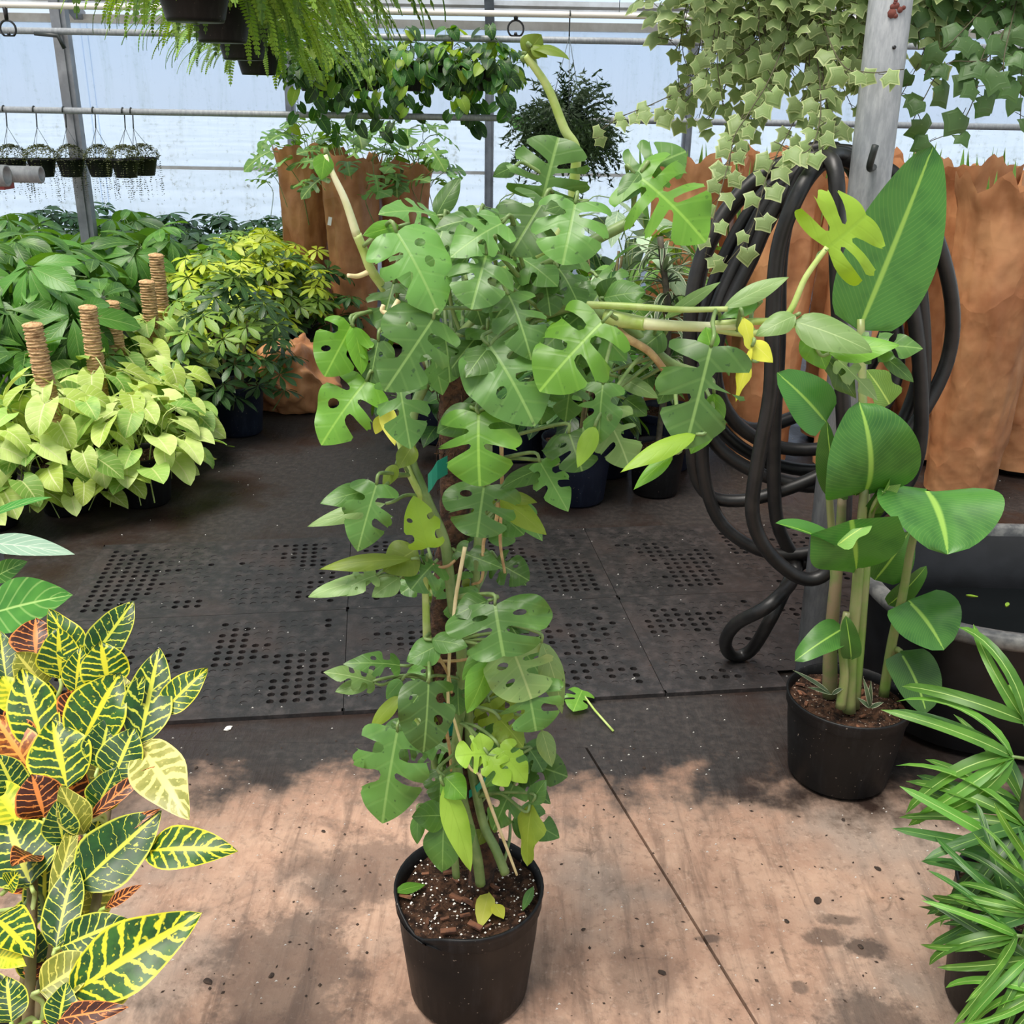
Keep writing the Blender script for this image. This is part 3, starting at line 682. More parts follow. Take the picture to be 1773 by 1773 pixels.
# ---- inner post with two hanging pipes
YR = 6.2
pt = at(105, 40, YR+.18)
T = thing('support_post', 'tall grey channel post with a clamp bracket behind the money trees', 'post', (pt.x, YR+0.18, 0))
obj('post_channel', MB().box((pt.x, YR+0.18, 1.3), (0.085, 0.06, 2.6)).box((pt.x, YR+0.145, 1.3), (0.03, 0.014, 2.6)).mesh('post_channel', M_alu, flat=True), None, T)
bb = MB(); bb.tube([at(60, 58, YR-.02), at(100, 62, YR-.03), at(112, 84, YR-.02)], 0.012, 6); obj('bracket', bb.mesh('bracket', M_hook), None, T)
RAILS = {}
for key, (ya, yb), lab in (('up', (50, 76), 'upper grey steel pipe with pothos baskets hooked along it'), ('lo', (188, 212), 'lower grey steel pipe with creeper baskets hooked on it')):
    A, B_ = at(0, ya, YR), at(1200, yb, YR); z = (A.z+B_.z)/2
    RAILS[key] = z
    bb = MB(); bb.tube([V((-4.2, YR, z)), V((0, YR, z)), V((4.2, YR, z))], 0.018, 10)
    tag(obj('hanging_pipe', bb.mesh('hanging_pipe', M_galv)), lab, 'pipe')
    obj('clamp', MB().box((pt.x, YR+.079, z), (.03, .124, .022)).mesh('clamp', M_galv, flat=True), None, T)
# ---- white water pipe with upside-down sprinklers
YP = 5.2
zp = at(893, 24, YP).z
T = thing('water_pipe', 'white plastic water pipe overhead carrying black sprinklers', 'pipe', (0, YP, zp))
bb = MB(); bb.tube([V((-4, YP, zp)), V((0, YP, zp)), V((4, YP, zp))], 0.014, 10); obj('pipe', bb.mesh('pipe', M_pvc), None, T)
for x_ in (-1.6, 0.45, 1.6):
    bb = MB(); bb.tube([V((x_, YP, zp)), V((x_, YP, zp+1.0))], 0.0015, 4); obj('hanger_wire', bb.mesh('hanger_wire', M_wire), None, T)
for px_ in (893, 14):
    c = at(px_, 50, YP); R0 = 0.036; bb = MB()
    bb.tube([V((c.x, YP, zp)), V((c.x, YP, c.z+R0))], [0.012, 0.009], 8)
    ring = [c+V((R0*math.sin(t), 0, R0*math.cos(t))) for t in [(-2.5+5.0*i/16) for i in range(17)]]
    bb.tube(ring, 0.005, 6); bb.tube([c+V((-R0*.6, 0, -R0*.8)), c+V((R0*.6, 0, -R0*.8))], 0.004, 6); bb.lathe([(0.0, 0), (0.009, 0.004), (0.006, 0.014), (0, 0.016)], 8, M=Matrix.Translation(c+V((0, 0, -R0*.8))))
    obj('sprinkler_head', bb.mesh('sprinkler_head', M_blackplastic), None, T)

# ---- two round steel columns
def column(base, top, r, label):
    T = thing('steel_column', label, 'column', (base.x, base.y, 0))
    b = MB(); b.tube([V((base.x, base.y, 0)), V(((base.x+top.x)/2, (base.y+top.y)/2, 1.3)), V((top.x, top.y, 2.7))], r, 28); obj('shaft', b.mesh('shaft', M_galv), None, T)
    return T
YC = 2.62
cb = at(1408, 1150, YC); ct = at(1543, 0, YC)
cx_ = (cb.x+ct.x)/2
kx = (ct.x-cb.x)/(ct.z-cb.z)
COLB, COLT = V((cb.x-kx*cb.z, YC, 0)), V((cb.x+kx*(2.7-cb.z), YC, 2.7))
Tc = column(COLB, COLT, 0.049, 'galvanised round steel column with a rust patch beside the coiled hose')
def on_col(px, py): return at(px, py, YC-0.0495)
c = on_col(1558, 14); bb = MB(); rg = random.Random(8)
for k in range(9):
    q = c+V((rg.uniform(-.018, .012), 0.002, rg.uniform(-.02, .016))); s = rg.uniform(0.004, 0.011)
    bb.lathe([(0, 0.0), (s, 0.001), (s*0.9, 0.003), (0, 0.0035)], 8, M=Matrix.Translation(q) @ Matrix.Rotation(math.pi/2, 4, 'X') @ Matrix.Rotation(rg.uniform(0, 3), 4, 'Z'))
obj('rust_patch', bb.mesh('rust_patch', M_rust), None, Tc)
bb = MB(); bb.lathe([(0, 0), (0.0045, 0.0), (0.0045, 0.002), (0, 0.002)], 10, M=Matrix.Translation(on_col(1548, 82)) @ Matrix.Rotation(math.pi/2, 4, 'X')); obj('bolt_hole', bb.mesh('bolt_hole', M_blackplastic), None, Tc)
hk = at(1440, 285, 2.62); bb = MB(); bb.tube(spline([V((hk.x+0.1, 2.60, hk.z)), V((hk.x+0.06, 2.52, hk.z)), V((hk.x+0.06, 2.50, hk.z+0.05))], 4), 0.008, 8); obj('hook', bb.mesh('hook', M_hook), None, Tc)
lb = at(-22, 965, 2.5)
Tl = column(V((lb.x+0.0, 2.5, 0)), V((lb.x-0.03, 2.5, 2.7)), 0.045, 'galvanised round steel column with a pipe arm behind the fig')
pz = at(40, 299, 2.5).z; aa = at(88, 299, 2.5)
bb = MB()
xs = lb.x-0.02
for sgn in (0,):
    prof = [(0.0185, 0), (0.0185, aa.x-xs), (0.0145, aa.x-xs), (0.0145, aa.x-xs-0.05), (0, aa.x-xs-0.05)]
    bb.lathe(prof, 16, M=Matrix.Translation((xs, 2.45, pz)) @ Matrix.Rotation(math.pi/2, 4, 'Y'))
obj('pipe_arm', bb.mesh('pipe_arm', M_galv), None, Tl)
bb = MB(); prof = [(0.0235, 0), (0.0235, at(12, 299, 2.4).x-xs), (0.019, at(12, 299, 2.4).x-xs), (0.019, 0.02), (0, 0.02)]
bb.lathe(prof, 16, M=Matrix.Translation((xs, 2.40, pz)) @ Matrix.Rotation(math.pi/2, 4, 'Y')); obj('pipe_sleeve', bb.mesh('pipe_sleeve', M_galv), None, Tl)
obj('clamp', MB().box((at(8, 318, 2.43).x-0.03, 2.43, pz-0.024), (0.08, 0.05, 0.014)).mesh('clamp', M_clamp, flat=True), None, Tl)

# ================================================================== THE BIG CLIMBING PLANT
PB = V((at(812, 1540, 1.49).x, 1.49, 0))
main = thing('climbing_plant', 'large potted climbing vine with split glossy leaves tied to a dark fibre totem', 'potted plant', PB)
add_pot(main, PB, 0.137, 0.25, M_pot, True, 2, dent=True)
ZS = 0.225
bits = MB(); rg = random.Random(11)
for k in range(170):
    a, r = rg.uniform(0, 6.28), 0.125*rg.random()**0.5; s = rg.uniform(0.0012, 0.0028)
    c = PB+V((r*math.cos(a), r*math.sin(a), ZS+0.006)); bits.add([c+V((s, 0, 0)), c+V((-s, 0, 0)), c+V((0, s, 0)), c+V((0, -s, 0)), c+V((0, 0, s)), c+V((0, 0, -s))], [(0, 2, 4), (2, 1, 4), (1, 3, 4), (3, 0, 4)])
tag(obj('perlite', bits.mesh('perlite', M_perlite), None, main), kind='stuff')
for k in range(22):
    a, r = rg.uniform(0, 6.28), 0.12*rg.random()**0.5; s = rg.uniform(0.006, 0.014); M = Matrix.Translation(PB+V((r*math.cos(a), r*math.sin(a), ZS+0.008))) @ Matrix.Rotation(rg.uniform(0, 6), 4, 'Z') @ Matrix.Rotation(rg.uniform(-.5, .5), 4, 'X')
    obj('bark_chip', MB().box((0, 0, 0), (s*2, s*0.7, s*0.4)).mesh('bark_chip', M_chip, flat=True), M, main)
# totem
TP = [PB+V((0.018, 0.03, 0.2))]+[at(*p) for p in ((838, 1440, 1.52), (782, 1275, 1.52), (768, 1090, 1.52), (788, 900, 1.53), (785, 780, 1.54), (790, 640, 1.55))]
P_ = spline(TP, 10); bb = MB(); sides = 18; rg = random.Random(4)
bb.tube(P_, [0.024+0.004*mnoise.noise(V((i*0.4, 0, 0))) for i in range(len(P_))], sides)
for i, v in enumerate(bb.v):
    q = V(v); bb.v[i] = tuple(q+0.005*V((mnoise.noise(q*70), mnoise.noise(q*70+V((9, 0, 0))), 0)))
for k in range(160):
    i = rg.randrange(len(P_)-1); a = rg.uniform(0, 6.28); c = P_[i]+V((math.cos(a), math.sin(a), 0))*0.025; d = V((rg.uniform(-.012, .012), rg.uniform(-.008, .008), rg.uniform(-.03, .03))); bb.tube([c, c+d*0.5+V((math.cos(a), math.sin(a), 0))*0.003, c+d], 0.0009, 3)
obj('totem', bb.mesh('totem', M_totem), None, main)
# green tie tape
def tape(pts, w):
    b = MB(); P = [at(*p) for p in pts]; vs = []
    for p in P: vs += [p+V((0, 0, w/2)), p-V((0, 0, w/2)), p+V((0, 0.0015, w/2)), p+V((0, 0.0015, -w/2))]
    fs = []
    for i in range(len(P)-1): o = i*4; fs += [(o, o+1, o+5, o+4), (o+3, o+2, o+6, o+7), (o, o+4, o+6, o+2), (o+1, o+3, o+7, o+5)]
    b.add(vs, fs); obj('tie_tape', b.mesh('tie_tape', M_tape, flat=True), None, main)
tape([(741, 838, 1.46), (748, 830, 1.455), (757, 815, 1.46), (775, 805, 1.5)], 0.03)
tape([(768, 1222, 1.48), (780, 1226, 1.475), (795, 1226, 1.48), (806, 1222, 1.5)], 0.012)
tape([(770, 1258, 1.482), (778, 1262, 1.48), (790, 1260, 1.5)], 0.03)
tape([(812, 1376, 1.49), (826, 1366, 1.485), (840, 1352, 1.485), (850, 1338, 1.5)], 0.016)
# stems
VINE = []
def st(pts, r0, r1, mat=M_stem, name='stem'):
    if name not in ('aerial_root',): VINE.extend(spline([at(*p) for p in pts], 4))
    return tube_px(name, pts, r0, r1, mat, main, 10, 6)
S_MAIN = [(832, 1530, 1.46), (827, 1490, 1.455), (817, 1447, 1.46), (800, 1380, 1.465), (790, 1300, 1.47), (800, 1200, 1.475), (797, 1110, 1.475), (785, 1053, 1.475), (777, 990, 1.48), (769, 935, 1.48), (744, 877, 1.48), (726, 834, 1.49), (712, 790, 1.5), (720, 700, 1.53), (780, 600, 1.55), (860, 520, 1.55)]
st(S_MAIN, 0.0095, 0.008)
st([(875, 1512, 1.45), (858, 1470, 1.46), (839, 1432, 1.475), (826, 1380, 1.49), (815, 1320, 1.5), (812, 1250, 1.51), (815, 1150, 1.5), (822, 1050, 1.5), (824, 980, 1.5), (830, 920, 1.51), (845, 800, 1.52), (840, 680, 1.54), (850, 560, 1.55)], 0.0085, 0.007)
st([(790, 1518, 1.45), (787, 1480, 1.45), (784, 1440, 1.46), (770, 1390, 1.48), (757, 1340, 1.49), (748, 1290, 1.5), (745, 1200, 1.5), (740, 1110, 1.5)], 0.007, 0.006)
st([(740, 880, 1.485), (724, 850, 1.48), (706, 812, 1.48), (690, 760, 1.5)], 0.006, 0.005, M_stem_lt)
st([(740, 1112, 1.475), (738, 1070, 1.47), (736, 1000, 1.47), (738, 985, 1.47)], 0.0075, 0.004, M_stem_lt, 'new_shoot')
st([(850, 520, 1.55), (905, 475, 1.52), (972, 445, 1.5), (1040, 410, 1.5), (1095, 382, 1.5)], 0.009, 0.008, M_stem_dk)
st([(850, 490, 1.52), (924, 506, 1.48), (965, 520, 1.46), (993, 528, 1.45)], 0.009, 0.008, M_stem_dk)
st([(870, 545, 1.52), (930, 545, 1.46), (975, 533, 1.45), (1000, 527, 1.445)], 0.008, 0.009, M_stem)
st([(1000, 527, 1.445), (1100, 531, 1.42), (1180, 536, 1.40), (1260, 535, 1.38)], 0.0055, 0.0035, M_stem_lt)
st([(1050, 548, 1.44), (1070, 553, 1.43), (1095, 557, 1.43), (1118, 561, 1.42)], 0.012, 0.0095, M_stem_lt)
st([(1115, 560, 1.42), (1150, 563, 1.415), (1230, 566, 1.41), (1290, 564, 1.40)], 0.0085, 0.006, M_sheath, 'leaf_sheath')
st([(1230, 562, 1.41), (1300, 557, 1.40), (1360, 548, 1.40), (1395, 480, 1.40), (1432, 428, 1.40)], 0.0055, 0.0035, M_stem_lt)
st([(1230, 569, 1.41), (1290, 578, 1.40), (1330, 572, 1.40), (1380, 562, 1.40)], 0.005, 0.004, M_stem_lt)
st([(1000, 530, 1.46), (1087, 568, 1.46), (1159, 628, 1.46), (1220, 649, 1.46)], 0.009, 0.007, M_stem)
st([(1055, 560, 1.44), (1085, 585, 1.43), (1123, 608, 1.43), (1150, 640, 1.43), (1168, 660, 1.43)], 0.0065, 0.0045, M_root, 'aerial_root')
st([(870, 470, 1.55), (950, 430, 1.52), (990, 370, 1.5), (993, 330, 1.5), (997, 260, 1.49), (977, 223, 1.485), (951, 157, 1.48), (928, 120, 1.475), (909, 96, 1.47)], 0.0095, 0.0045, M_stem_lt, 'tall_shoot')
st([(700, 560, 1.52), (665, 500, 1.5), (643, 468, 1.48), (630, 435, 1.475), (618, 406, 1.47)], 0.007, 0.0065, M_stem_lt)
st([(618, 408, 1.47), (598, 348, 1.465), (578, 305, 1.46), (563, 268, 1.46)], 0.0062, 0.003, M_sheath, 'leaf_sheath')
st([(640, 470, 1.48), (620, 478, 1.47), (602, 477, 1.46)], 0.004, 0.003, M_root_lt, 'aerial_root')
st([(690, 520, 1.45), (675, 542, 1.44), (662, 538, 1.44), (664, 528, 1.44)], 0.004, 0.003, M_root_lt, 'aerial_root')
for pts in ([(805, 947, 1.46), (795, 1000, 1.45), (789, 1037, 1.45), (783, 1093, 1.44), (779, 1120, 1.44), (776, 1215, 1.44), (787, 1249, 1.44), (810, 1323, 1.43), (828, 1340, 1.43)],
            [(868, 760, 1.47), (869, 850, 1.46), (866, 935, 1.46), (874, 992, 1.46)], [(830, 1340, 1.44), (855, 1410, 1.44), (880, 1475, 1.44), (895, 1515, 1.44)],
            [(744, 1105, 1.45), (755, 1130, 1.44), (775, 1165, 1.44), (782, 1200, 1.44)], [(862, 870, 1.46), (858, 905, 1.46), (838, 935, 1.47), (835, 1000, 1.47), (818, 1012, 1.48)],
            [(772, 1260, 1.45), (779, 1300, 1.45), (781, 1335, 1.45)], [(735, 1125, 1.46), (755, 1143, 1.45), (790, 1144, 1.45), (815, 1140, 1.46)], [(745, 970, 1.47), (755, 982, 1.46), (775, 980, 1.46), (788, 970, 1.46)]):
    st(pts, 0.0034, 0.0022, M_root_lt if pts[0][0] in (805, 830) else M_root, 'aerial_root')
def vine_near(p, up=0.03):
    q = min(VINE, key=lambda q: (q-p-V((0, 0.02, -up))).length)
    return q if (q-p).length < 0.24 else None
# base, tip, width px, colour, distance at base, at tip, kind, extra
g_, dk, br, li, pa, ye, ol, bl = 0, 0, 2, 3, 4, 5, 6, 7
SL3 = 2
LV = [
 ((686, 402), (760, 546), 128, g_, 1.36, 1.32, 'split', dict(slots=SL3, holes=0.75, deep=0.7)),
 ((757, 374), (655, 372), 78, g_, 1.46, 1.42, 'split', dict(slots=SL3, holes=0.5, n=(0, -.5, .9))),
 ((690, 392), (628, 408), 34, br, 1.40, 1.36, 'ovate', {}),
 ((755, 374), (797, 307), 38, dk, 1.48, 1.50, 'ovate', dict(n=(-.3, -1, .2))),
 ((870, 386), (780, 446), 88, g_, 1.38, 1.34, 'split', dict(slots=2)),
 ((866, 382), (752, 398), 70, g_, 1.40, 1.38, 'split', dict(slots=2, n=(0, -.6, .8))),
 ((842, 441), (816, 536), 118, g_, 1.36, 1.30, 'split', dict(slots=SL3)),
 ((942, 345), (884, 442), 120, g_, 1.42, 1.38, 'split', dict(slots=SL3, holes=.5)),
 ((940, 342), (967, 238), 140, g_, 1.44, 1.46, 'split', dict(slots=3, deep=.82, holes=0, n=(0, -1, .35))),
 ((996, 352), (974, 459), 130, g_, 1.38, 1.33, 'split', dict(slots=SL3, holes=.1)),
 ((1000, 352), (940, 366), 40, g_, 1.39, 1.36, 'ovate', {}),
 ((1100, 302), (1222, 420), 150, br, 1.38, 1.34, 'split', dict(slots=3, deep=.85, holes=0)),
 ((1098, 302), (1188, 262), 96, g_, 1.40, 1.42, 'split', dict(slots=2, deep=.7, holes=0)),
 ((1110, 298), (1070, 352), 40, g_, 1.38, 1.36, 'ovate', {}),
 ((892, 288), (853, 306), 28, dk, 1.5, 1.47, 'ovate', {}),
 ((880, 510), (920, 624), 100, g_, 1.36, 1.31, 'split', dict(slots=2, deep=.75, holes=.2)),
 ((847, 598), (926, 738), 146, g_, 1.33, 1.28, 'split', dict(slots=SL3, holes=.5, deep=.75)),
 ((846, 602), (806, 655), 62, g_, 1.33, 1.29, 'ovate', {}),
 ((1043, 558), (934, 678), 144, br, 1.30, 1.27, 'split', dict(slots=SL3, deep=.75, holes=.15)),
 ((1231, 600), (1186, 778), 150, g_, 1.31, 1.28, 'split', dict(slots=SL3, deep=.78, holes=.15)),
 ((1231, 606), (1222, 566), 40, br, 1.33, 1.34, 'ovate', {}),
 ((1205, 752), (1074, 818), 36, li, 1.28, 1.24, 'ovate', dict(n=(.3, -.4, .8))),
 ((1226, 722), (1196, 786), 44, br, 1.32, 1.30, 'ovate', {}),
 ((1165, 786), (1097, 848), 26, br, 1.28, 1.26, 'ovate', {}),
 ((1236, 680), (1240, 752), 36, br, 1.34, 1.33, 'ovate', {}),
 ((1044, 664), (1036, 770), 78, dk, 1.36, 1.33, 'split', dict(slots=2, deep=.6)),
 ((1030, 738), (1000, 810), 32, li, 1.33, 1.30, 'ovate', {}),
 ((1046, 716), (1090, 812), 92, pa, 1.38, 1.35, 'split', dict(slots=SL3, deep=.7, holes=0)),
 ((985, 750), (1008, 816), 96, g_, 1.40, 1.36, 'split', dict(slots=2, deep=.7)),
 ((935, 800), (984, 886), 62, dk, 1.40, 1.36, 'split', dict(slots=2, deep=.6)),
 ((948, 808), (866, 846), 42, dk, 1.41, 1.37, 'ovate', dict(n=(0, -.5, .8))),
 ((866, 862), (946, 926), 36, ol, 1.42, 1.40, 'ovate', {}),
 ((864, 858), (930, 870), 22, ol, 1.43, 1.41, 'lance', {}),
 ((829, 716), (831, 842), 142, br, 1.30, 1.26, 'split', dict(slots=2, deep=.72, holes=.35)),
 ((829, 712), (756, 750), 60, g_, 1.33, 1.31, 'ovate', {}),
 ((832, 712), (893, 742), 52, g_, 1.33, 1.31, 'ovate', {}),
 ((750, 552), (666, 678), 126, g_, 1.32, 1.28, 'split', dict(slots=SL3, holes=.35)),
 ((634, 660), (556, 771), 108, br, 1.40, 1.36, 'split', dict(slots=2, deep=.68)),
 ((608, 564), (562, 652), 92, br, 1.42, 1.38, 'split', dict(slots=2, deep=.6)),
 ((612, 566), (626, 650), 44, br, 1.42, 1.39, 'ovate', dict(n=(.7, -.6, .3))),
 ((691, 660), (711, 778), 90, dk, 1.35, 1.31, 'split', dict(slots=2, deep=.72, holes=.2)),
 ((655, 590), (640, 676), 56, g_, 1.42, 1.40, 'split', dict(slots=2)),
 ((664, 695), (684, 772), 30, ye, 1.40, 1.38, 'ovate', {}),
 ((662, 720), (650, 752), 22, ye, 1.41, 1.40, 'ovate', {}),
 ((716, 770), (690, 812), 38, ol, 1.42, 1.40, 'ovate', {}),
 ((686, 804), (664, 846), 24, ol, 1.44, 1.42, 'ovate', {}),
 ((652, 838), (619, 955), 88, g_, 1.38, 1.35, 'split', dict(slots=2, deep=.7)),
 ((646, 848), (554, 872), 40, g_, 1.40, 1.37, 'ovate', dict(n=(0, -.7, .7))),
 ((668, 872), (532, 912), 26, pa, 1.44, 1.42, 'lance', dict(n=(0, -.8, .6))),
 ((741, 948), (716, 858), 56, li, 1.41, 1.43, 'split', dict(slots=2, deep=.4, holes=.8, n=(0, -1, .1))),
 ((712, 968), (552, 986), 28, ol, 1.44, 1.42, 'lance', dict(n=(0, -.6, .8))),
 ((722, 950), (664, 990), 60, ol, 1.46, 1.44, 'ovate', {}),
 ((652, 1000), (534, 1034), 34, pa, 1.44, 1.42, 'lance', dict(n=(0, -.5, .9))),
 ((652, 996), (582, 1032), 40, pa, 1.44, 1.42, 'split', dict(slots=2, n=(0, -.6, .8))),
 ((692, 1000), (644, 1034), 34, pa, 1.45, 1.43, 'ovate', {}),
 ((692, 1152), (594, 1150), 40, g_, 1.44, 1.42, 'split', dict(slots=2, n=(0, -.6, .8))),
 ((648, 1182), (560, 1164), 40, pa, 1.46, 1.44, 'split', dict(slots=2, n=(0, -.6, .8))),
 ((645, 1180), (580, 1198), 24, pa, 1.46, 1.44, 'lance', {}),
 ((857, 1047), (872, 1136), 142, g_, 1.36, 1.32, 'split', dict(slots=2, deep=.7, holes=.4)),
 ((845, 1040), (788, 1066), 50, g_, 1.38, 1.36, 'ovate', dict(n=(0, -.6, .8))),
 ((889, 1128), (920, 1210), 104, bl, 1.38, 1.34, 'split', dict(slots=SL3, holes=.6)),
 ((912, 1184), (928, 1266), 100, dk, 1.36, 1.33, 'split', dict(slots=2)),
 ((938, 1112), (973, 1236), 44, bl, 1.40, 1.38, 'ovate', dict(n=(.6, -.7, .3))),
 ((742, 1182), (733, 1303), 86, g_, 1.36, 1.33, 'split', dict(slots=SL3, holes=.6)),
 ((738, 1185), (700, 1240), 40, g_, 1.40, 1.38, 'split', dict(slots=2)),
 ((688, 1266), (662, 1426), 112, g_, 1.36, 1.32, 'split', dict(slots=SL3, deep=.74, holes=0)),
 ((692, 1206), (641, 1264), 24, ol, 1.44, 1.42, 'ovate', {}),
 ((696, 1178), (668, 1210), 26, dk, 1.46, 1.45, 'ovate', {}),
 ((843, 1306), (788, 1310), 60, li, 1.36, 1.34, 'split', dict(slots=2, deep=.8, holes=0)),
 ((838, 1306), (830, 1268), 34, li, 1.36, 1.37, 'ovate', {}),
 ((845, 1306), (880, 1362), 46, li, 1.36, 1.33, 'split', dict(slots=2, holes=0)),
 ((864, 1292), (912, 1356), 48, li, 1.37, 1.35, 'split', dict(slots=2, deep=.6, holes=0)),
 ((866, 1246), (906, 1294), 42, ol, 1.40, 1.38, 'split', dict(slots=2)),
 ((848, 1140), (808, 1234), 48, br, 1.38, 1.35, 'ovate', dict(n=(.5, -.7, .4))),
 ((768, 1360), (814, 1508), 40, li, 1.35, 1.32, 'ovate', dict(n=(.5, -.8, .2))),
 ((770, 1344), (806, 1384), 42, br, 1.36, 1.34, 'ovate', {}),
 ((773, 1412), (713, 1414), 46, g_, 1.38, 1.36, 'ovate', dict(n=(0, -.6, .7))),
 ((768, 1428), (766, 1510), 58, g_, 1.37, 1.35, 'ovate', {}),
 ((790, 1420), (804, 1480), 46, g_, 1.39, 1.38, 'ovate', {}),
 ((724, 1410), (722, 1462), 22, g_, 1.42, 1.40, 'ovate', {}),
 ((922, 1390), (914, 1499), 42, ol, 1.38, 1.36, 'ovate', dict(n=(-.6, -.7, .3), lob=.25)),
 ((918, 1392), (946, 1350), 30, g_, 1.38, 1.39, 'ovate', {}),
 ((866, 1108), (800, 1178), 40, br, 1.40, 1.37, 'ovate', {}),
 ((938, 1264), (956, 1328), 28, bl, 1.42, 1.40, 'ovate', {}),
 ((762, 1116), (704, 1146), 44, dk, 1.42, 1.40, 'ovate', {}),
 ((748, 1108), (810, 1120), 36, g_, 1.42, 1.40, 'ovate', dict(n=(0, -.6, .8))),
 ((838, 842), (826, 930), 104, dk, 1.40, 1.37, 'split', dict(slots=SL3, deep=.7)),
 ((1432, 430), (1500, 372), 168, li, 1.40, 1.41, 'split', dict(slots=2, deep=.7, holes=.5, n=(.1, -1, .3))),
 ((1374, 556), (1510, 610), 66, pa, 1.38, 1.34, 'ovate', dict(n=(0, -.8, .6))),
 ((1436, 612), (1558, 598), 46, br, 1.39, 1.37, 'ovate', {}),
 ((1378, 546), (1308, 582), 40, pa, 1.38, 1.37, 'ovate', {}),
 ((1400, 570), (1430, 640), 56, br, 1.41, 1.40, 'ovate', {}),
 ((1252, 534), (1366, 480), 32, pa, 1.39, 1.40, 'lance', {}),
 ((1312, 524), (1246, 552), 28, g_, 1.40, 1.39, 'ovate', {}),
 ((1150, 552), (1248, 488), 22, pa, 1.42, 1.40, 'lance', {}),
 ((1286, 548), (1302, 610), 24, ye, 1.36, 1.35, 'lance', dict(lob=.3)),
 ((1302, 600), (1274, 696), 20, ye, 1.35, 1.34, 'lance', dict(lob=.3)),
 ((1300, 592), (1338, 628), 38, ye, 1.36, 1.35, 'ovate', {}),
 ((1300, 625), (1258, 632), 16, ye, 1.35, 1.34, 'lance', {}),
 ((1490, 600), (1598, 604), 62, g_, 1.40, 1.38, 'split', dict(slots=2, deep=.8, holes=0)),
 ((1524, 612), (1582, 662), 26, g_, 1.40, 1.38, 'lance', {}),
 ((1450, 622), (1520, 694), 40, pa, 1.41, 1.40, 'split', dict(slots=SL3, holes=0)),
 ((1432, 620), (1482, 690), 36, g_, 1.42, 1.41, 'ovate', dict(lob=.2)),
 ((909, 96), (938, 60), 44, ol, 1.47, 1.47, 'ovate', dict(n=(.2, -1, .1))),
 ((912, 92), (986, 104), 30, ol, 1.47, 1.46, 'obov', dict(droop=1.5, n=(0, -.5, .9))),
 ((920, 80), (948, 100), 22, ol, 1.465, 1.46, 'ovate', {}),
 ((563, 266), (556, 312), 34, br, 1.46, 1.45, 'ovate', {}),
 ((1046, 516), (1118, 506), 60, g_, 1.48, 1.46, 'ovate', {}), ((1042, 520), (1066, 480), 40, g_, 1.5, 1.5, 'ovate', {}),
 ((1150, 574), (1102, 612), 52, g_, 1.46, 1.44, 'ovate', {}), ((1070, 652), (1140, 690), 32, pa, 1.45, 1.43, 'ovate', {}),
 ((1082, 690), (1120, 720), 40, dk, 1.46, 1.44, 'ovate', {}), ((1165, 655), (1140, 700), 40, dk, 1.47, 1.45, 'ovate', {}),
]
for base, tip, w, mi, da, db, kd, ex in LV:
    p0 = at(*base, da); ex = dict(ex)
    if kd != 'split' and 'fold' not in ex: ex.setdefault('roll', 0.2); ex.setdefault('wave', 0.04)
    hero_leaf(main, base, tip, w*(1.1 if base[1] < 840 else 1.25), M_mon[mi], da, db, kd, attach=vine_near(p0), **ex)
# leaves deeper in the crown, partly hidden
rg = random.Random(21)
for k in range(70):
    a = rg.uniform(0, 6.28); r = rg.random()**0.5
    cx, cy = 850+r*math.cos(a)*205, 570+r*math.sin(a)*165
    da = rg.uniform(1.44, 1.68); ta = rg.uniform(0.6, 2.6); Lp = rg.uniform(70, 105)
    hero_leaf(main, (cx, cy-Lp*0.4), (cx+math.cos(ta)*Lp, cy-Lp*0.4+abs(math.sin(ta))*Lp), rg.uniform(60, 95), M_mon[g_], da, da-0.04, 'split', slots=2, attach=vine_near(at(cx, cy, da)))
for k in range(46):
    cy = rg.uniform(860, 1420); cx = 795+rg.uniform(-75, 125); da = rg.uniform(1.45, 1.6); ta = rg.uniform(0.3, 2.8); Lp = rg.uniform(55, 95)
    hero_leaf(main, (cx, cy), (cx+math.cos(ta)*Lp, cy+abs(math.sin(ta))*Lp), rg.uniform(46, 80), M_mon[rg.choice((g_, g_, g_, ol))], da, da-0.03, 'split', slots=2, attach=vine_near(at(cx, cy, da)))
# cut leaf scraps lying on the soil
for base, tip, w, mi in (((682, 1545), (738, 1527), 22, br), ((846, 1545), (832, 1600), 34, ye), ((855, 1565), (872, 1588), 24, ye), ((923, 1535), (906, 1572), 16, g_)):
    p0, p1 = on_z(*base, ZS+0.016), on_z(*tip, ZS+0.016); b = MB(); L = (p1-p0).length
    grid_leaf(b, L, w*depth(p0)/FPX, P_LANCE if w < 24 else P_OVATE, 6, 4, 0.1, 0.3, seed=w, wave=.05)
    o = obj('leaf_scrap', b.mesh('leaf_scrap', M_mon[mi]), frame(p0, p1-p0, V((0.1, -0.3, 1))), main)

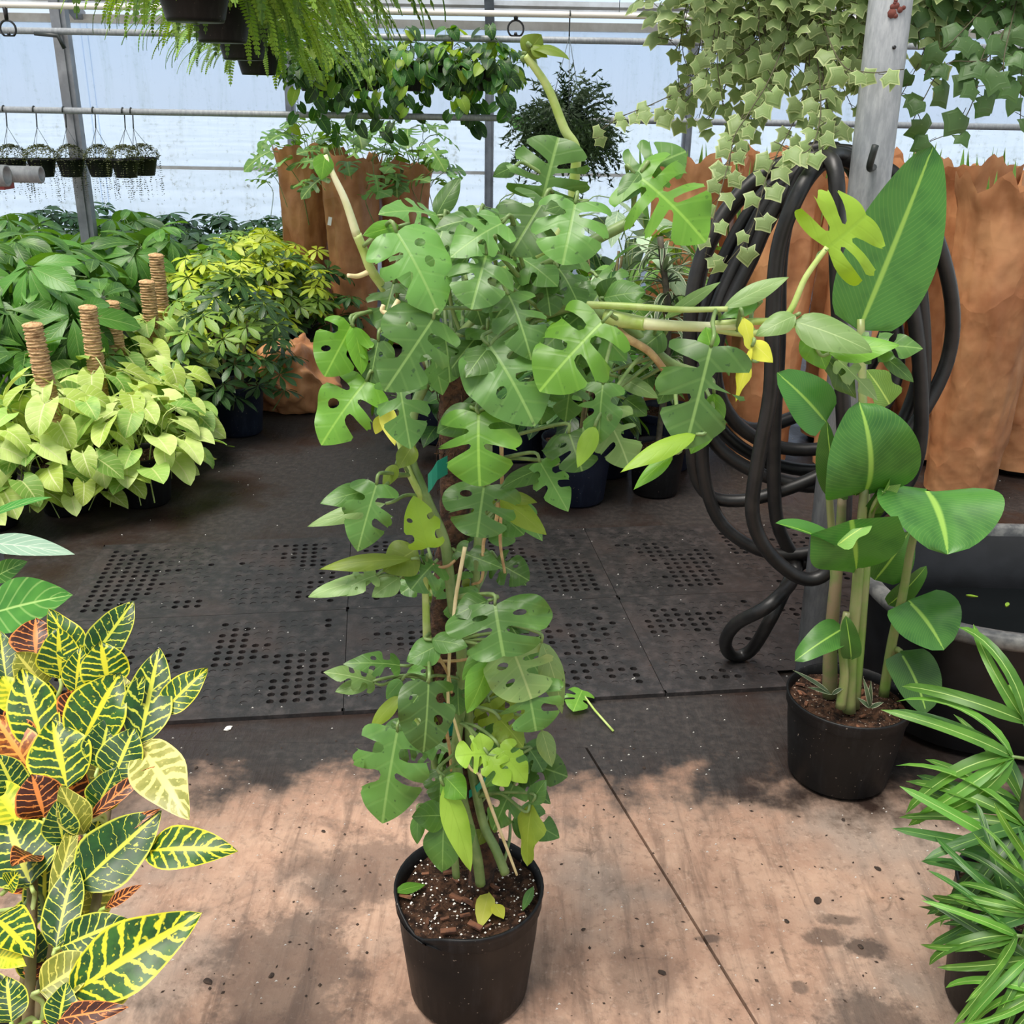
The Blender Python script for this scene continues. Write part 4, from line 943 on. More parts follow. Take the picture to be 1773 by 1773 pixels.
# ================================================================== BIRD OF PARADISE PLANT
bc = at(1472, 1190, 2.19); BP = V((bc.x, 2.19, 0))
bird = thing('bird_of_paradise', 'potted bird of paradise plant with broad paddle leaves in black pot by the column', 'potted plant', BP)
add_pot(bird, BP, 0.15, 0.235, M_pot, True, 5)
rg = random.Random(31)
for k in range(26):
    a, r = rg.uniform(0, 6.28), 0.13*rg.random()**0.5; s = rg.uniform(0.006, 0.014); M = Matrix.Translation(BP+V((r*math.cos(a), r*math.sin(a), 0.215))) @ Matrix.Rotation(rg.uniform(0, 6), 4, 'Z') @ Matrix.Rotation(rg.uniform(-.5, .5), 4, 'X')
    obj('bark_chip', MB().box((0, 0, 0), (s*2, s*0.8, s*0.4)).mesh('bark_chip', M_chip, flat=True), M, bird)
def stalk(pts, r0, r1, mat=M_bstem): tube_px('stalk', pts, r0, r1, mat, bird, 10, 6)
stalk([(1437, 1205, 2.20), (1438, 1120, 2.2), (1446, 1020, 2.2), (1454, 940, 2.2), (1458, 862, 2.2)], 0.019, 0.010, M_bstem2)
stalk([(1470, 1232, 2.13), (1474, 1130, 2.14), (1484, 1020, 2.15), (1490, 930, 2.16), (1497, 840, 2.17)], 0.016, 0.010)
stalk([(1455, 1225, 2.11), (1462, 1170, 2.11), (1458, 1110, 2.12), (1466, 1060, 2.13)], 0.012, 0.008)
stalk([(1530, 1205, 2.22), (1545, 1110, 2.22), (1563, 1030, 2.21), (1578, 945, 2.2), (1600, 866, 2.2)], 0.013, 0.008)
stalk([(1480, 1225, 2.16), (1494, 1050, 2.18), (1500, 940, 2.2), (1494, 700, 2.25), (1490, 552, 2.28)], 0.012, 0.009)
stalk([(1440, 1190, 2.24), (1444, 1000, 2.25), (1436, 860, 2.25), (1430, 735, 2.25)], 0.010, 0.008)
stalk([(1528, 1195, 2.24), (1548, 1130, 2.22), (1560, 1128, 2.2)], 0.010, 0.007)
stalk([(1500, 930, 2.18), (1512, 880, 2.16), (1530, 850, 2.15)], 0.008, 0.006)
BL = [((1486, 572), (1616, 252), 168, M_bird, 2.28, 2.30, 'bird', dict(n=(.05, -1, .2), fold=.15, droop=.12, nu=20, nv=8)),
 ((1497, 852), (1487, 696), 184, M_bird, 2.17, 2.15, 'bird', dict(n=(.05, -1, .35), fold=.12, droop=1.5, nu=22, nv=8, wave=.03)),
 ((1430, 732), (1345, 645), 95, M_bird, 2.25, 2.22, 'bird', dict(n=(-.2, -.8, .6), droop=.5)),
 ((1456, 866), (1432, 728), 56, M_bird, 2.2, 2.18, 'bird', dict(n=(-.7, -.7, .1), fold=.4)),
 ((1482, 858), (1462, 770), 50, M_bird, 2.19, 2.19, 'bird', dict(n=(-.3, -.9, .1))),
 ((1604, 850), (1640, 960), 232, M_bird, 2.2, 2.06, 'bird', dict(n=(.05, -.55, .85), droop=.9, fold=.2, nu=16, nv=8)),
 ((1482, 988), (1474, 900), 168, M_bird, 2.15, 2.08, 'trunc', dict(n=(0, -.9, -.2), droop=.6, fold=.25, nu=14)),
 ((1446, 946), (1342, 906), 44, M_bird, 2.1, 2.08, 'bird', dict(n=(0, -.3, 1), fold=.5)),
 ((1450, 944), (1512, 902), 40, M_bird_lt, 2.08, 2.08, 'bird', dict(n=(0, -.5, .9), lob=.25)),
 ((1572, 1040), (1634, 1126), 142, M_bird, 2.2, 2.1, 'bird', dict(n=(.1, -.7, .7), droop=.7)),
 ((1558, 1128), (1604, 1236), 104, M_bird, 2.2, 2.1, 'bird', dict(n=(.25, -.8, .5), droop=.6)),
 ((1464, 1086), (1376, 1144), 58, M_bird, 2.13, 2.06, 'bird', dict(n=(-.2, -.6, .8), wave=.06)),
 ((1474, 1142), (1464, 1066), 38, M_bird, 2.09, 2.09, 'bird', dict(n=(0, -1, .1), wave=.05)),
 ((1514, 1004), (1574, 920), 84, M_bird, 2.27, 2.27, 'bird', dict(n=(.2, -.9, .3))),
 ((1538, 1048), (1604, 980), 44, M_bird, 2.27, 2.26, 'bird', dict(n=(.2, -.9, .3))),
 ((1508, 890), (1562, 790), 36, M_bird_lt, 2.16, 2.16, 'bird', dict(n=(.5, -.8, .3), fold=.5)),
 ((1500, 900), (1536, 830), 40, M_bird, 2.17, 2.17, 'bird', dict(n=(.3, -.9, .3))),
 ((1500, 820), (1455, 735), 44, M_bird, 2.2, 2.2, 'bird', dict(n=(-.3, -.9, .3))),
 ((1540, 700), (1500, 640), 60, M_bird_lt, 2.3, 2.3, 'bird', dict(n=(0, -.9, .4), lob=.2))]
for base, tip, w, m, da, db, kd, ex in BL:
    ex = dict(ex); ex.setdefault('fold', .2); ex.setdefault('droop', .4); ex.setdefault('wave', .02)
    hero_leaf(bird, base, tip, w, m, da, db, kd, **ex)
for c0, tips in (((1440, 1203), ((1372, 1160), (1398, 1190), (1462, 1190))), ((1506, 1226), ((1494, 1172), (1508, 1178), (1484, 1208), (1530, 1216)))):
    for tpx in tips:
        hero_leaf(bird, c0, tpx, 8, M_dra, 2.11, 2.1, 'lance', fold=.4, droop=.5, name='seedling_leaf', nu=6, nv=2)

# ================================================================== CROTON
CB = V((-0.70, 1.02, 0))
cro = thing('croton', 'croton plant with yellow-veined green and red-brown leaves beside the fig', 'potted plant', CB)
add_pot(cro, CB, 0.15, 0.28, M_pot, True, 7)
def cd(py): return 1.33-(py-1080)/570*0.41
CL = [((155, 1147), (232, 1040), 58, 1), ((142, 1150), (84, 1054), 50, 0), ((62, 1140), (62, 1070), 72, 2), ((104, 1175), (101, 1086), 66, 0), ((189, 1190), (175, 1110), 76, 0),
 ((241, 1290), (276, 1122), 72, 1), ((280, 1234), (360, 1157), 52, 0), ((76, 1296), (38, 1156), 76, 0), ((140, 1290), (209, 1164), 98, 0), ((116, 1366), (91, 1245), 94, 0),
 ((196, 1350), (234, 1260), 74, 1), ((165, 1404), (204, 1328), 54, 1), ((244, 1292), (328, 1420), 84, 3), ((77, 1416), (55, 1340), 78, 2), ((76, 1190), (28, 1130), 64, 4), ((12, 1185), (0, 1092), 46, 1),
 ((52, 1335), (-10, 1238), 66, 6), ((54, 1300), (10, 1240), 50, 2), ((30, 1380), (-5, 1305), 56, 1), ((134, 1536), (280, 1404), 96, 1), ((250, 1474), (412, 1474), 70, 0), ((120, 1722), (351, 1580), 106, 0),
 ((54, 1534), (12, 1418), 110, 1), ((86, 1588), (136, 1404), 30, 4), ((96, 1642), (132, 1490), 60, 1), ((-14, 1588), (58, 1658), 76, 0), ((69, 1716), (171, 1656), 72, 4), ((105, 1640), (224, 1592), 64, 1),
 ((182, 1572), (247, 1532), 20, 2), ((72, 1770), (224, 1744), 38, 2), ((-6, 1656), (46, 1672), 34, 5), ((146, 1444), (104, 1360), 50, 4), ((110, 1464), (98, 1386), 54, 1), ((30, 1426), (-8, 1352), 64, 5),
 ((150, 1420), (268, 1326), 26, 2), ((150, 1470), (278, 1400), 24, 2), ((40, 1230), (4, 1170), 54, 5), ((224, 1250), (208, 1166), 44, 4), ((130, 1200), (140, 1120), 44, 0), ((215, 1240), (250, 1170), 40, 1),
 ((20, 1770), (12, 1690), 60, 1), ((100, 1780), (116, 1700), 50, 1), ((170, 1330), (190, 1240), 60, 1), ((60, 1480), (20, 1500), 50, 2), ((10, 1540), (32, 1510), 34, 0), ((120, 1250), (150, 1190), 60, 2), ((30, 1290), (40, 1220), 60, 4)]
trunk_top = []
for q, (x0, y0, x1, y1) in enumerate([(60, 1900, 70, 1700), (40, 1900, 60, 1500), (80, 1900, 130, 1500), (70, 1900, 110, 1340), (50, 1900, 50, 1330), (90, 1900, 190, 1380)]):
    pts = [CB+V((0.02*math.cos(q), 0.02*math.sin(q), 0.25)), at((x0+x1)/2, (y0+y1)/2+40, cd((y0+y1)/2)+0.04), at(x1, y1, cd(y1)+0.07)]
    P = spline(pts, 5); b = MB(); b.tube(P, taper(len(P), 0.009, 0.005), 8); obj('stem', b.mesh('stem', M_brownstem), None, cro); trunk_top += P[3:]
for i, (base, tip, w, mi) in enumerate(CL):
    d0 = cd(base[1])+0.02; d1 = cd(tip[1])+random.Random(i).uniform(-.02, .02)
    near = min(trunk_top, key=lambda q: (q-at(*base, d0)).length)
    up = tip[1] < base[1]
    hero_leaf(cro, base, tip, w*1.15, M_cro[mi], d0, d1, 'lance' if w < 40 else 'ovate', fold=0.22, droop=(0.25 if up else 0.6), wave=0.05, lob=0.05, attach=near, pmat=M_mon[3] if False else M_stem_lt, petr=0.0026, nu=14, nv=6)
rg = random.Random(41)
for k in range(34):
    px_, py_ = rg.uniform(-120, 210), rg.uniform(1180, 1760); d0 = cd(py_)+rg.uniform(.06, .16); a = rg.uniform(-2.6, -.5); Lp = rg.uniform(70, 120)
    hero_leaf(cro, (px_, py_), (px_+math.cos(a)*Lp, py_+math.sin(a)*Lp), rg.uniform(45, 75), M_cro[rg.choice((0, 1, 1, 2, 2, 4))], d0, d0+.03, 'ovate', fold=.2, droop=.3, attach=min(trunk_top, key=lambda q: (q-at(px_, py_, d0)).length), petr=0.0026)

# ================================================================== FIG AT THE EDGE
FB = V((at(-60, 1100, 1.9).x, 1.9, 0))
fig = thing('fig_plant', 'fig plant with big smooth oval leaves and pale midribs above the croton', 'potted plant', FB)
add_pot(fig, FB, 0.14, 0.26, M_pot, True, 9)
b = MB(); P = spline([FB+V((0, 0, 0.2)), FB+V((0.01, 0.01, 0.55)), FB+V((-0.01, 0, 1.0))], 6); b.tube(P, taper(len(P), 0.014, 0.008), 8); obj('trunk', b.mesh('trunk', M_brownstem), None, fig)
for base, tip, w, m, da, db, n_ in (((-20, 1064), (126, 1030), 100, M_fig, 1.78, 1.74, (0, -.75, .65)), ((-30, 940), (130, 960), 44, M_fig_b, 1.9, 1.85, (0, -.6, .8)), ((-30, 900), (90, 861), 28, M_fig, 1.95, 1.95, (0, -.3, 1)),
                               ((-10, 1000), (48, 972), 40, M_fig, 1.92, 1.9, (0, -.8, .5)), ((-60, 1000), (-140, 1040), 90, M_fig, 1.85, 1.8, (0, -.7, .7)), ((-60, 900), (-150, 880), 90, M_fig, 1.95, 1.9, (0, -.6, .8)), ((-60, 880), (-40, 800), 80, M_fig, 2.0, 2.05, (0, -.8, .5))):
    hero_leaf(fig, base, tip, w, m, da, db, 'ovate', n=n_, fold=.2, droop=.35, attach=min(P, key=lambda q: (q-at(*base, da)).length), petr=.004, pmat=M_stem)

# ================================================================== LADY PALMS
strap = []
for k in range(5):
    b = MB(); grid_leaf(b, 0.30, 0.030, P_STRAP, 10, 2, 0.35, 0.5+0.35*k, seed=k, wave=0.0); strap.append((b, k))
strapm = [[b.mesh('leaflet', m) for b, k in strap] for m in (M_palm, M_palm_dk)]
def palm_fan(T, pos, ydir, nrm, nl, sc, rng, dk_):
    lf = MB(); root = V(T['base_pt']) if 'base_pt' in T else None
    M = frame(pos, ydir, nrm, 1.0)
    b = MB(); A = V(T['stem_pt']); pts = spline([pos, pos-V(ydir).normalized()*0.06, A.lerp(pos, .4)+V((0, 0, .03)), A], 4); b.tube(pts, 0.003, 6)
    leaf = obj('palm_leaf', b.mesh('palm_leaf', M_stem), Matrix.Identity(4), T)
    for i in range(nl):
        a = (i-(nl-1)/2)*(2.3/max(4, nl))+rng.uniform(-.08, .08)
        MM = M @ Matrix.Rotation(-a, 4, 'Z') @ Matrix.Rotation(rng.uniform(-.2, .25), 4, 'X') @ Matrix.Rotation(rng.uniform(-.5, .5), 4, 'Y') @ Matrix.Diagonal((sc*rng.uniform(.8, 1.3), sc*rng.uniform(.8, 1.1), sc, 1))
        obj('leaflet', rng.choice(strapm[1 if rng.random() < dk_ else 0]), MM, leaf)
def palm(loc, label, fans, seed, r=0.13, h=0.28):
    T = thing('lady_palm', label, 'potted plant', loc); rng = random.Random(seed); loc = V(loc)
    add_pot(T, loc, r, h, M_pot, True, seed)
    for k in range(4):
        a = k*1.6+seed; b = MB(); P = spline([loc+V((.04*math.cos(a), .04*math.sin(a), h*.85)), loc+V((.05*math.cos(a), .05*math.sin(a), h+.18)), loc+V((.06*math.cos(a), .06*math.sin(a), h+.34))], 4); b.tube(P, taper(len(P), .007, .005), 6); obj('cane', b.mesh('cane', M_cane), None, T)
    T['stem_pt'] = list(loc+V((0, 0, h+.22)))
    for (px_, py_, d, dx, dy, dz, nl, sc, q) in fans:
        palm_fan(T, at(px_, py_, d), V((dx, dy, dz)), V((-.2, -.6, .7)), nl, sc, rng, q)
    del T['stem_pt']
palm((0.955, 1.47, 0), 'lady palm with strappy fan leaves in tall black pot beside the water tub', [
 (1752, 1310, 1.5, -1, -.15, .25, 6, .85, .2), (1775, 1250, 1.55, -.3, .2, 1, 5, .75, .1), (1775, 1430, 1.42, -1, -.2, .15, 6, .75, .5), (1770, 1480, 1.40, -1, -.2, .0, 7, .7, .8), (1790, 1540, 1.36, -.9, -.3, .1, 7, .7, .7), (1830, 1330, 1.6, .3, .1, .8, 7, .9, .3), (1850, 1480, 1.5, .8, -.1, .4, 7, .9, .4), (1775, 1400, 1.55, -.6, .3, .6, 6, .7, .5)], 51)
EXTRA = [(1880, 1600, 1.15, 1, -.1, .5, 7, .55, .4), (1900, 1540, 1.2, .6, .4, .8, 7, .55, .4), (1830, 1540, 1.2, -.2, -.2, 1, 7, .55, .4), (1930, 1680, 1.1, 1, -.4, .1, 7, .55, .5)]
palm((0.985, 1.17, 0), 'shorter lady palm with dense strappy leaves in front of the taller palm', [
 (1760, 1620, 1.24, -1, -.2, .2, 7, .55, .4), (1780, 1660, 1.22, -1, -.2, -.1, 7, .55, .5), (1790, 1580, 1.26, -.7, .1, .6, 7, .5, .4), (1800, 1720, 1.18, -1, -.3, -.1, 7, .5, .4), (1840, 1650, 1.2, .2, -.3, .6, 7, .6, .4), (1740, 1560, 1.3, -.8, .2, .3, 6, .5, .6)]+EXTRA, 52, 0.125, 0.26)

# ================================================================== WATER TUB
TB = V((1.495, 2.52, 0.013)); RX, RY, HT = 0.53, 0.37, 0.40
tub = thing('water_tub', 'big black oval tub holding dark water behind the lady palms', 'tub', TB)
def oval(b, prof, sides=56, mi=0):
    vs = []; n = len(prof)
    for off, z in prof:
        for k in range(sides):
            a = 2*math.pi*k/sides; ca, sa = math.cos(a), math.sin(a)
            f = (abs(ca)**2.8+abs(sa)**2.8)**(-1/2.8)
            vs.append(TB+V(((RX+off)*f*ca, (RY+off)*f*sa, z)))
    b.add(vs, [(i*sides+k, i*sides+(k+1) % sides, (i+1)*sides+(k+1) % sides, (i+1)*sides+k) for i in range(n-1) for k in range(sides)], None, mi); return b
obj('basin', oval(MB(), [(-0.09, 0.0), (-0.07, 0.01), (-0.04, .2), (-.012, HT-.045), (-.012, HT-.03), (-.03, HT-.03), (-.05, .2), (-.09, .03)]).mesh('basin', M_tub), None, tub)
obj('rim', oval(MB(), [(-.03, HT-.04), (.0, HT-.042), (.012, HT-.03), (.012, HT-.006), (.0, HT), (-.02, HT), (-.028, HT-.008), (-.03, HT-.04)]).mesh('rim', M_tubrim), None, tub)
b = oval(MB(), [(-.048, .205)]); b.f = [tuple(range(56))]; b.m = [0]; obj('water', b.mesh('water', M_water), None, tub)
for px_, py_ in ((1742, 1050), (1672, 1030)):
    p = on_z(px_, py_, .2195); b = MB(); grid_leaf(b, .04, .012, P_LANCE, 5, 2, .1, .1)
    tag(obj('floating_leaf', b.mesh('floating_leaf', M_mon[li])), 'pale leaf scrap floating on the tub water', 'leaf', 'leaf scraps floating in the tub').matrix_basis = frame(p, V((.4, .6, 0)) if px_ > 1700 else V((1, -.2, 0)), V((0, 0, 1)))

# ================================================================== COILED HOSE
HP = []
def loop(pts, d, dj=0.0):
    for i, (x, y) in enumerate(pts): HP.append(at(x, y, d+dj*math.sin(i*1.3)))
loop([(1455, 268), (1350, 285), (1268, 350), (1213, 450), (1195, 560), (1202, 680), (1240, 770), (1320, 822), (1420, 842), (1520, 810), (1590, 725), (1640, 625), (1648, 520), (1612, 390), (1545, 300)], 2.74, .02)
loop([(1450, 262), (1360, 300), (1290, 380), (1237, 490), (1214, 600), (1224, 700), (1270, 765), (1350, 806), (1440, 812), (1530, 775), (1580, 690), (1592, 600), (1570, 450), (1520, 330)], 2.80, .015)
loop([(1450, 272), (1372, 320), (1312, 420), (1262, 520), (1238, 640), (1268, 725), (1340, 772), (1430, 775), (1505, 735), (1552, 650), (1545, 520), (1512, 380)], 2.76, .02)
loop([(1445, 258), (1330, 300), (1240, 400), (1205, 520), (1215, 650), (1290, 740), (1380, 720), (1470, 680), (1540, 560), (1560, 420), (1510, 310)], 2.84, .02)
loop([(1448, 266), (1345, 330), (1282, 440), (1232, 560), (1208, 700), (1200, 800), (1226, 856), (1290, 866), (1380, 840), (1480, 800), (1560, 810), (1590, 740), (1600, 600), (1580, 420), (1530, 320)], 2.735, .015)
loop([(1446, 275), (1352, 345), (1300, 450), (1250, 560), (1225, 700), (1216, 800), (1242, 895), (1300, 945), (1370, 960), (1450, 940), (1530, 880), (1575, 830), (1595, 740), (1585, 560), (1540, 360)], 2.715, .01)
loop([(1500, 296)], 2.73); loop([(1455, 268)], 2.71); loop([(1424, 280)], 2.60); loop([(1385, 330), (1348, 430), (1338, 560), (1334, 680), (1312, 800), (1303, 890), (1330, 955), (1385, 1000), (1430, 992), (1458, 930), (1463, 800), (1457, 650), (1449, 450)], 2.515)
loop([(1447, 300)], 2.53); loop([(1420, 275)], 2.62); loop([(1380, 320), (1352, 440), (1348, 600), (1340, 760), (1345, 900), (1378, 985)], 2.70)
for x, y in ((1335, 1045), (1275, 1080), (1256, 1112), (1268, 1134), (1300, 1126), (1335, 1070)): HP.append(on_z(x, y, 0.30-(y-1045)/89*0.27) if y < 1134 else on_z(x, y, .035))
loop([(1375, 990), (1400, 968)], 2.72)
b = MB(); b.tube(spline(HP, 5), 0.0195, 10)
tag(obj('garden_hose', b.mesh('garden_hose', M_hose)), 'thick black rubber hose coiled on the galvanised column', 'hose')

# ================================================================== KRAFT PAPER SLEEVES
def ridged(p): return 1-2*abs(mnoise.noise(p))
def sleeve_mesh(seed, r0, r1, h, z0):
    b = MB(); n, sides = 56, 60; prof = []
    for i in range(n):
        u = i/(n-1); prof.append((r0+(r1-r0)*u**0.8+(.02*smooth(.9, 1, u)), z0+(h-z0)*u))
    def wob(q, i, a):
        u = i/(n-1); ca, sa = math.cos(a), math.sin(a); amp = .016+.026*u
        k = amp*(.9*mnoise.noise(V((ca*1.6+seed, sa*1.6, u*1.3))))
        k += (.006+.012*u)*ridged(V((ca*2.6+seed, sa*2.6, u*2.0+ca*.6)))+.0065*ridged(V((ca*4+sa*2, sa*4+seed, u*9+ca*3)))+.003*ridged(V((ca*9, sa*9+seed, u*22)))
        if u < .17: k = k*.3+.004*ridged(V((ca*2, sa*2+seed, u*70)))
        r = q.to_2d().length; s_ = (r+k)/r
        z = q.z+(.10*mnoise.noise(V((ca*1.7+seed, sa*1.7, 5.5)))+.05*mnoise.noise(V((ca*5+seed, sa*5, 8.5))))*smooth(.72, 1, u)
        return V((q.x*s_, q.y*s_, z))
    b.lathe(prof, sides, wob=wob)
    return b.mesh('paper_sleeve', M_kraft)
SLV = [sleeve_mesh(3+k*7, .137, .168, 1.33, .035) for k in range(4)]
spike = [MB() for _ in range(2)]
for k, s in enumerate(spike): grid_leaf(s, .5, .06, P_SPIKE, 8, 2, .5, .1+.15*k)
spike = [s.mesh('spike_leaf', M_sans) for s in spike]
def sleeved(loc, k, label, group, sc=1.0, leaves='spike', seed=0):
    loc = V(loc); T = thing('sleeved_plant', label, 'wrapped plant', loc, group); rng = random.Random(seed+77)
    add_pot(T, loc, .132, .25, M_pot, True, 3)
    obj('paper_sleeve', SLV[k % 4], Matrix.Translation(loc) @ Matrix.Rotation(rng.uniform(0, 6), 4, 'Z') @ Matrix.Diagonal((sc, sc, rng.uniform(.94, 1.04)*sc, 1)), T)
    if leaves == 'spike':
        for i in range(8):
            a = rng.uniform(0, 6.28); r = rng.uniform(.03, .15)
            obj('leaf', rng.choice(spike), frame(loc+V((r*math.cos(a), r*math.sin(a), 0.92*sc)), V((.25*math.cos(a), .25*math.sin(a), 1)), V((math.cos(a), math.sin(a)-.5, .2)), rng.uniform(.8, 1.05)), T)
        for i in range(3):
            b = MB(); b.tube([loc+V((.02*i, 0, .2)), loc+V((.03*i-.02, .02, .95*sc))], .008, 6); obj('stem', b.mesh('stem', M_brownstem), None, T)
    return T
for k, (x, y) in enumerate([(1.955, 4.22), (2.37, 4.58), (2.78, 4.66), (1.55, 4.55), (1.15, 4.62), (.80, 4.98), (1.97, 4.74), (1.2, 5.13), (1.61, 5.01), (1.92, 5.3), (2.32, 5.05), (2.72, 5.12)]):
    sleeved((x, y, 0), k, 'tall plant in a crumpled brown paper sleeve with green leaf tips' if k else 'brown paper sleeved plant standing forward of its row beside the coiled hose', 'paper-sleeved plants packed behind the hose' if k else None, 1.0 if k else 1.0, 'spike', k)
splitm = []
for k in range(4):
    b = MB(); b.add(*split_leaf(.2, .17, 900+k, 3, .7, holes=.1, droop=.6)); petiole_local(b, .2, (0, -.5, -1.3), .003); splitm.append(b.mesh('leaf', [M_bushy, M_stem]))
for k, (px_, y) in enumerate([(536, 7.02), (614, 6.72), (700, 6.98)]):
    x = at(px_, 480, y).x
    T = sleeved((x, y, 0), k+1, 'sleeved plant in brown paper with bushy split leaves spilling over the top', 'sleeved bushy plants before the end wall', .92, 'none', 20+k)
    rng = random.Random(600+k)
    b = MB(); b.tube([V((x, y, .2)), V((x, y, 1.15))], .012, 8); obj('stem', b.mesh('stem', M_brownstem), None, T)
    dome(T, (x+.02, y, 1.18), .3, .3, 26, splitm, (.75, 1.15), rng, 2.0, .5, .2, -.1)
    if k == 1:
        p = at(571, 383, y-.21); obj('paper_tag', MB().box((0, 0, 0), (.022, .002, .05)).mesh('paper_tag', M_tag, flat=True), Matrix.Translation(p) @ Matrix.Rotation(.2, 4, 'Y'), T)
# crumpled bag on the floor
cb_ = on_z(500, 712)
bm = bmesh.new(); bmesh.ops.create_icosphere(bm, subdivisions=5, radius=1)
for v in bm.verts:
    q = v.co.copy(); r = 1+.3*mnoise.noise(q*1.4+V((2, 0, 0)))+.2*ridged(q*1.5)+.1*ridged(q*3.2)+.05*ridged(q*7)
    w_ = .23*(1-.35*max(0, q.z)); v.co = V((q.x*w_*r, q.y*.2*r, max(0.0, .15+q.z*.2*r+.05*mnoise.noise(q*2))+.003))
me = bpy.data.meshes.new('paper_bag'); bm.to_mesh(me); bm.free(); me.materials.append(M_kraft); me.polygons.foreach_set('use_smooth', [True]*len(me.polygons))
tag(obj('paper_bag', me, Matrix.Translation(V((cb_.x-.01, cb_.y+.12, 0)))), 'crumpled brown paper sleeve lying on the wet floor', 'paper bag')

# ================================================================== SYNGONIUMS WITH COIR POLES
syn = []
for k in range(5):
    b = MB(); grid_leaf(b, .115, .098, P_HEART, 8, 6, .22, .35+.2*k, back=.32, wave=.03, seed=k); petiole_local(b, .12, (0, -.5, -1.2), .0025); syn.append(b)
synm = [b.mesh('leaf', [m, M_stem_lt]) for b in syn for m in (M_syn, M_syn, M_syn2)]
polem = rope('coir_pole', .037, .52, M_coir)
def syng(px_top, py_top, d, label, n, R, H, seed, lean=0.0, pole=True):
    p = at(px_top, py_top, d); loc = V((p.x, d, 0)); T = thing('syngonium', label, 'potted plant', loc, 'pale syngoniums'); rng = random.Random(seed)
    add_pot(T, loc, .12, .22, M_pot, True, 1)
    if pole: obj('coir_pole', polem, Matrix.Translation((loc.x, loc.y, p.z-.52)) @ Matrix.Rotation(lean, 4, 'Y'), T)
    dome(T, (loc.x, loc.y, .24), R, H, n, synm, (.8, 1.25), rng, 2.05, .35, .4, -.35, upn=.75, zmin=.06)
    return T
SY = 'pale green syngonium with arrow leaves climbing a coir pole'
syng(70, 560, 3.88, SY+' near the dark floor edge', 62, .34, .30, 1, -.06)
syng(152, 530, 4.25, SY+' among its paler neighbours', 56, .32, .30, 2)
syng(192, 522, 4.62, SY+' half hidden under money tree leaves', 40, .28, .30, 3)
syng(254, 486, 4.95, SY+' by the golden umbrella trees', 44, .28, .34, 4)
syng(270, 440, 5.22, SY+', the tallest pole of them', 40, .26, .32, 5)
syng(226, 645, 3.98, 'pale syngonium with arrow leaves and no pole above the wet floor', 52, .28, .22, 6, pole=False)
syng(274, 630, 4.5, 'pale syngonium without a pole next to the navy pot', 44, .24, .22, 7, pole=False)
syng(-64, 640, 3.70, 'pale syngonium without a pole beyond the fig leaves', 56, .32, .25, 8, pole=False)

# ================================================================== MONEY TREES
pac = [compound('leaf', 6, .19, .075, P_OBOV, [M_pachira, M_stem], .22, 40+k, 4.6, .9, .1, .25) for k in range(4)]
def tree_plant(name, label, cat, group, px_, py_top, d, R, H, n, meshes, size, seed, potm=M_pot, trunk=True, r=.14, h=.26, droop=-.25, thmax=1.75, upn=.8, loose=.3):
    p = at(px_, py_top, d); loc = V((p.x, d, 0)); T = thing(name, label, cat, loc, group); rng = random.Random(seed)
    add_pot(T, loc, r, h, potm, True, 4)
    zt = p.z-H*1.0
    if trunk:
        for q in range(3):
            a = q*2.1+seed; b = MB(); P = spline([loc+V((.03*math.cos(a), .03*math.sin(a), h*.8)), loc+V((.05*math.cos(a), .05*math.sin(a), (h+zt)/2)), loc+V((.1*math.cos(a), .1*math.sin(a), zt+H*.3))], 4); b.tube(P, taper(len(P), .011, .007), 6); obj('stem', b.mesh('stem', M_brownstem), None, T)
    dome(T, (loc.x, loc.y, zt), R, H, n, meshes, size, rng, thmax, loose, .3, droop, upn=upn, zmin=.12)
    return T
for k, (px_, py_, d, R, H) in enumerate([(40, 400, 5.3, .5, .42), (130, 425, 5.66, .46, .45), (250, 395, 5.9, .5, .4), (-40, 430, 4.7, .5, .5), (60, 470, 4.55, .42, .4), (192, 385, 6.55, .5, .4), (20, 375, 6.9, .5, .4), (230, 372, 7.2, .5, .4)]):
    tree_plant('money_tree', 'money tree with large drooping hand-shaped green leaves behind the syngoniums', 'potted plant', 'money trees', px_, py_, d, R, H, 34, pac, (.85, 1.45), 60+k, loose=.7, droop=-.35, upn=.65)
# ================================================================== UMBRELLA TREES
sch = [[compound('leaf', 8, .105, .036, P_OBOV, [m, M_stem], .12, 80+k, 6.28, .5, .15, .2, 5) for k in range(3)] for m in (M_schef, M_schef_y, M_schef_m)]
tree_plant('umbrella_tree', 'dark green umbrella tree in a navy pot at the edge of the aisle', 'potted plant', None, 392, 470, 4.95, .32, .36, 60, sch[0]+sch[0]+sch[2], (.85, 1.2), 70, M_pot_navy, r=.135, h=.26, thmax=2.3)
for k, (px_, py_, d, R, H) in enumerate([(358, 445, 5.64, .36, .34), (450, 420, 6.1, .4, .34), (370, 425, 6.2, .36, .32), (470, 400, 6.8, .42, .34), (420, 398, 7.1, .4, .3)]):
    tree_plant('umbrella_tree', 'golden umbrella tree with yellow-green rosettes along the aisle', 'potted plant', 'golden umbrella trees', px_, py_, d, R, H, 58, sch[1]+sch[1]+sch[2], (.85, 1.2), 80+k, M_pot_navy, thmax=2.0)
for k, (px_, py_, d) in enumerate([(330, 400, 6.7), (300, 372, 7.7), (380, 372, 7.8), (470, 378, 7.7), (510, 395, 7.3), (170, 362, 7.9), (90, 360, 8.0), (505, 440, 6.43)]):
    tree_plant('umbrella_tree', 'dark umbrella tree with glossy leaf whorls near the end wall', 'potted plant', 'dark umbrella trees at the back', px_, py_, d, .44, .34, 46, sch[0], (1.0, 1.5), 90+k, thmax=1.9)

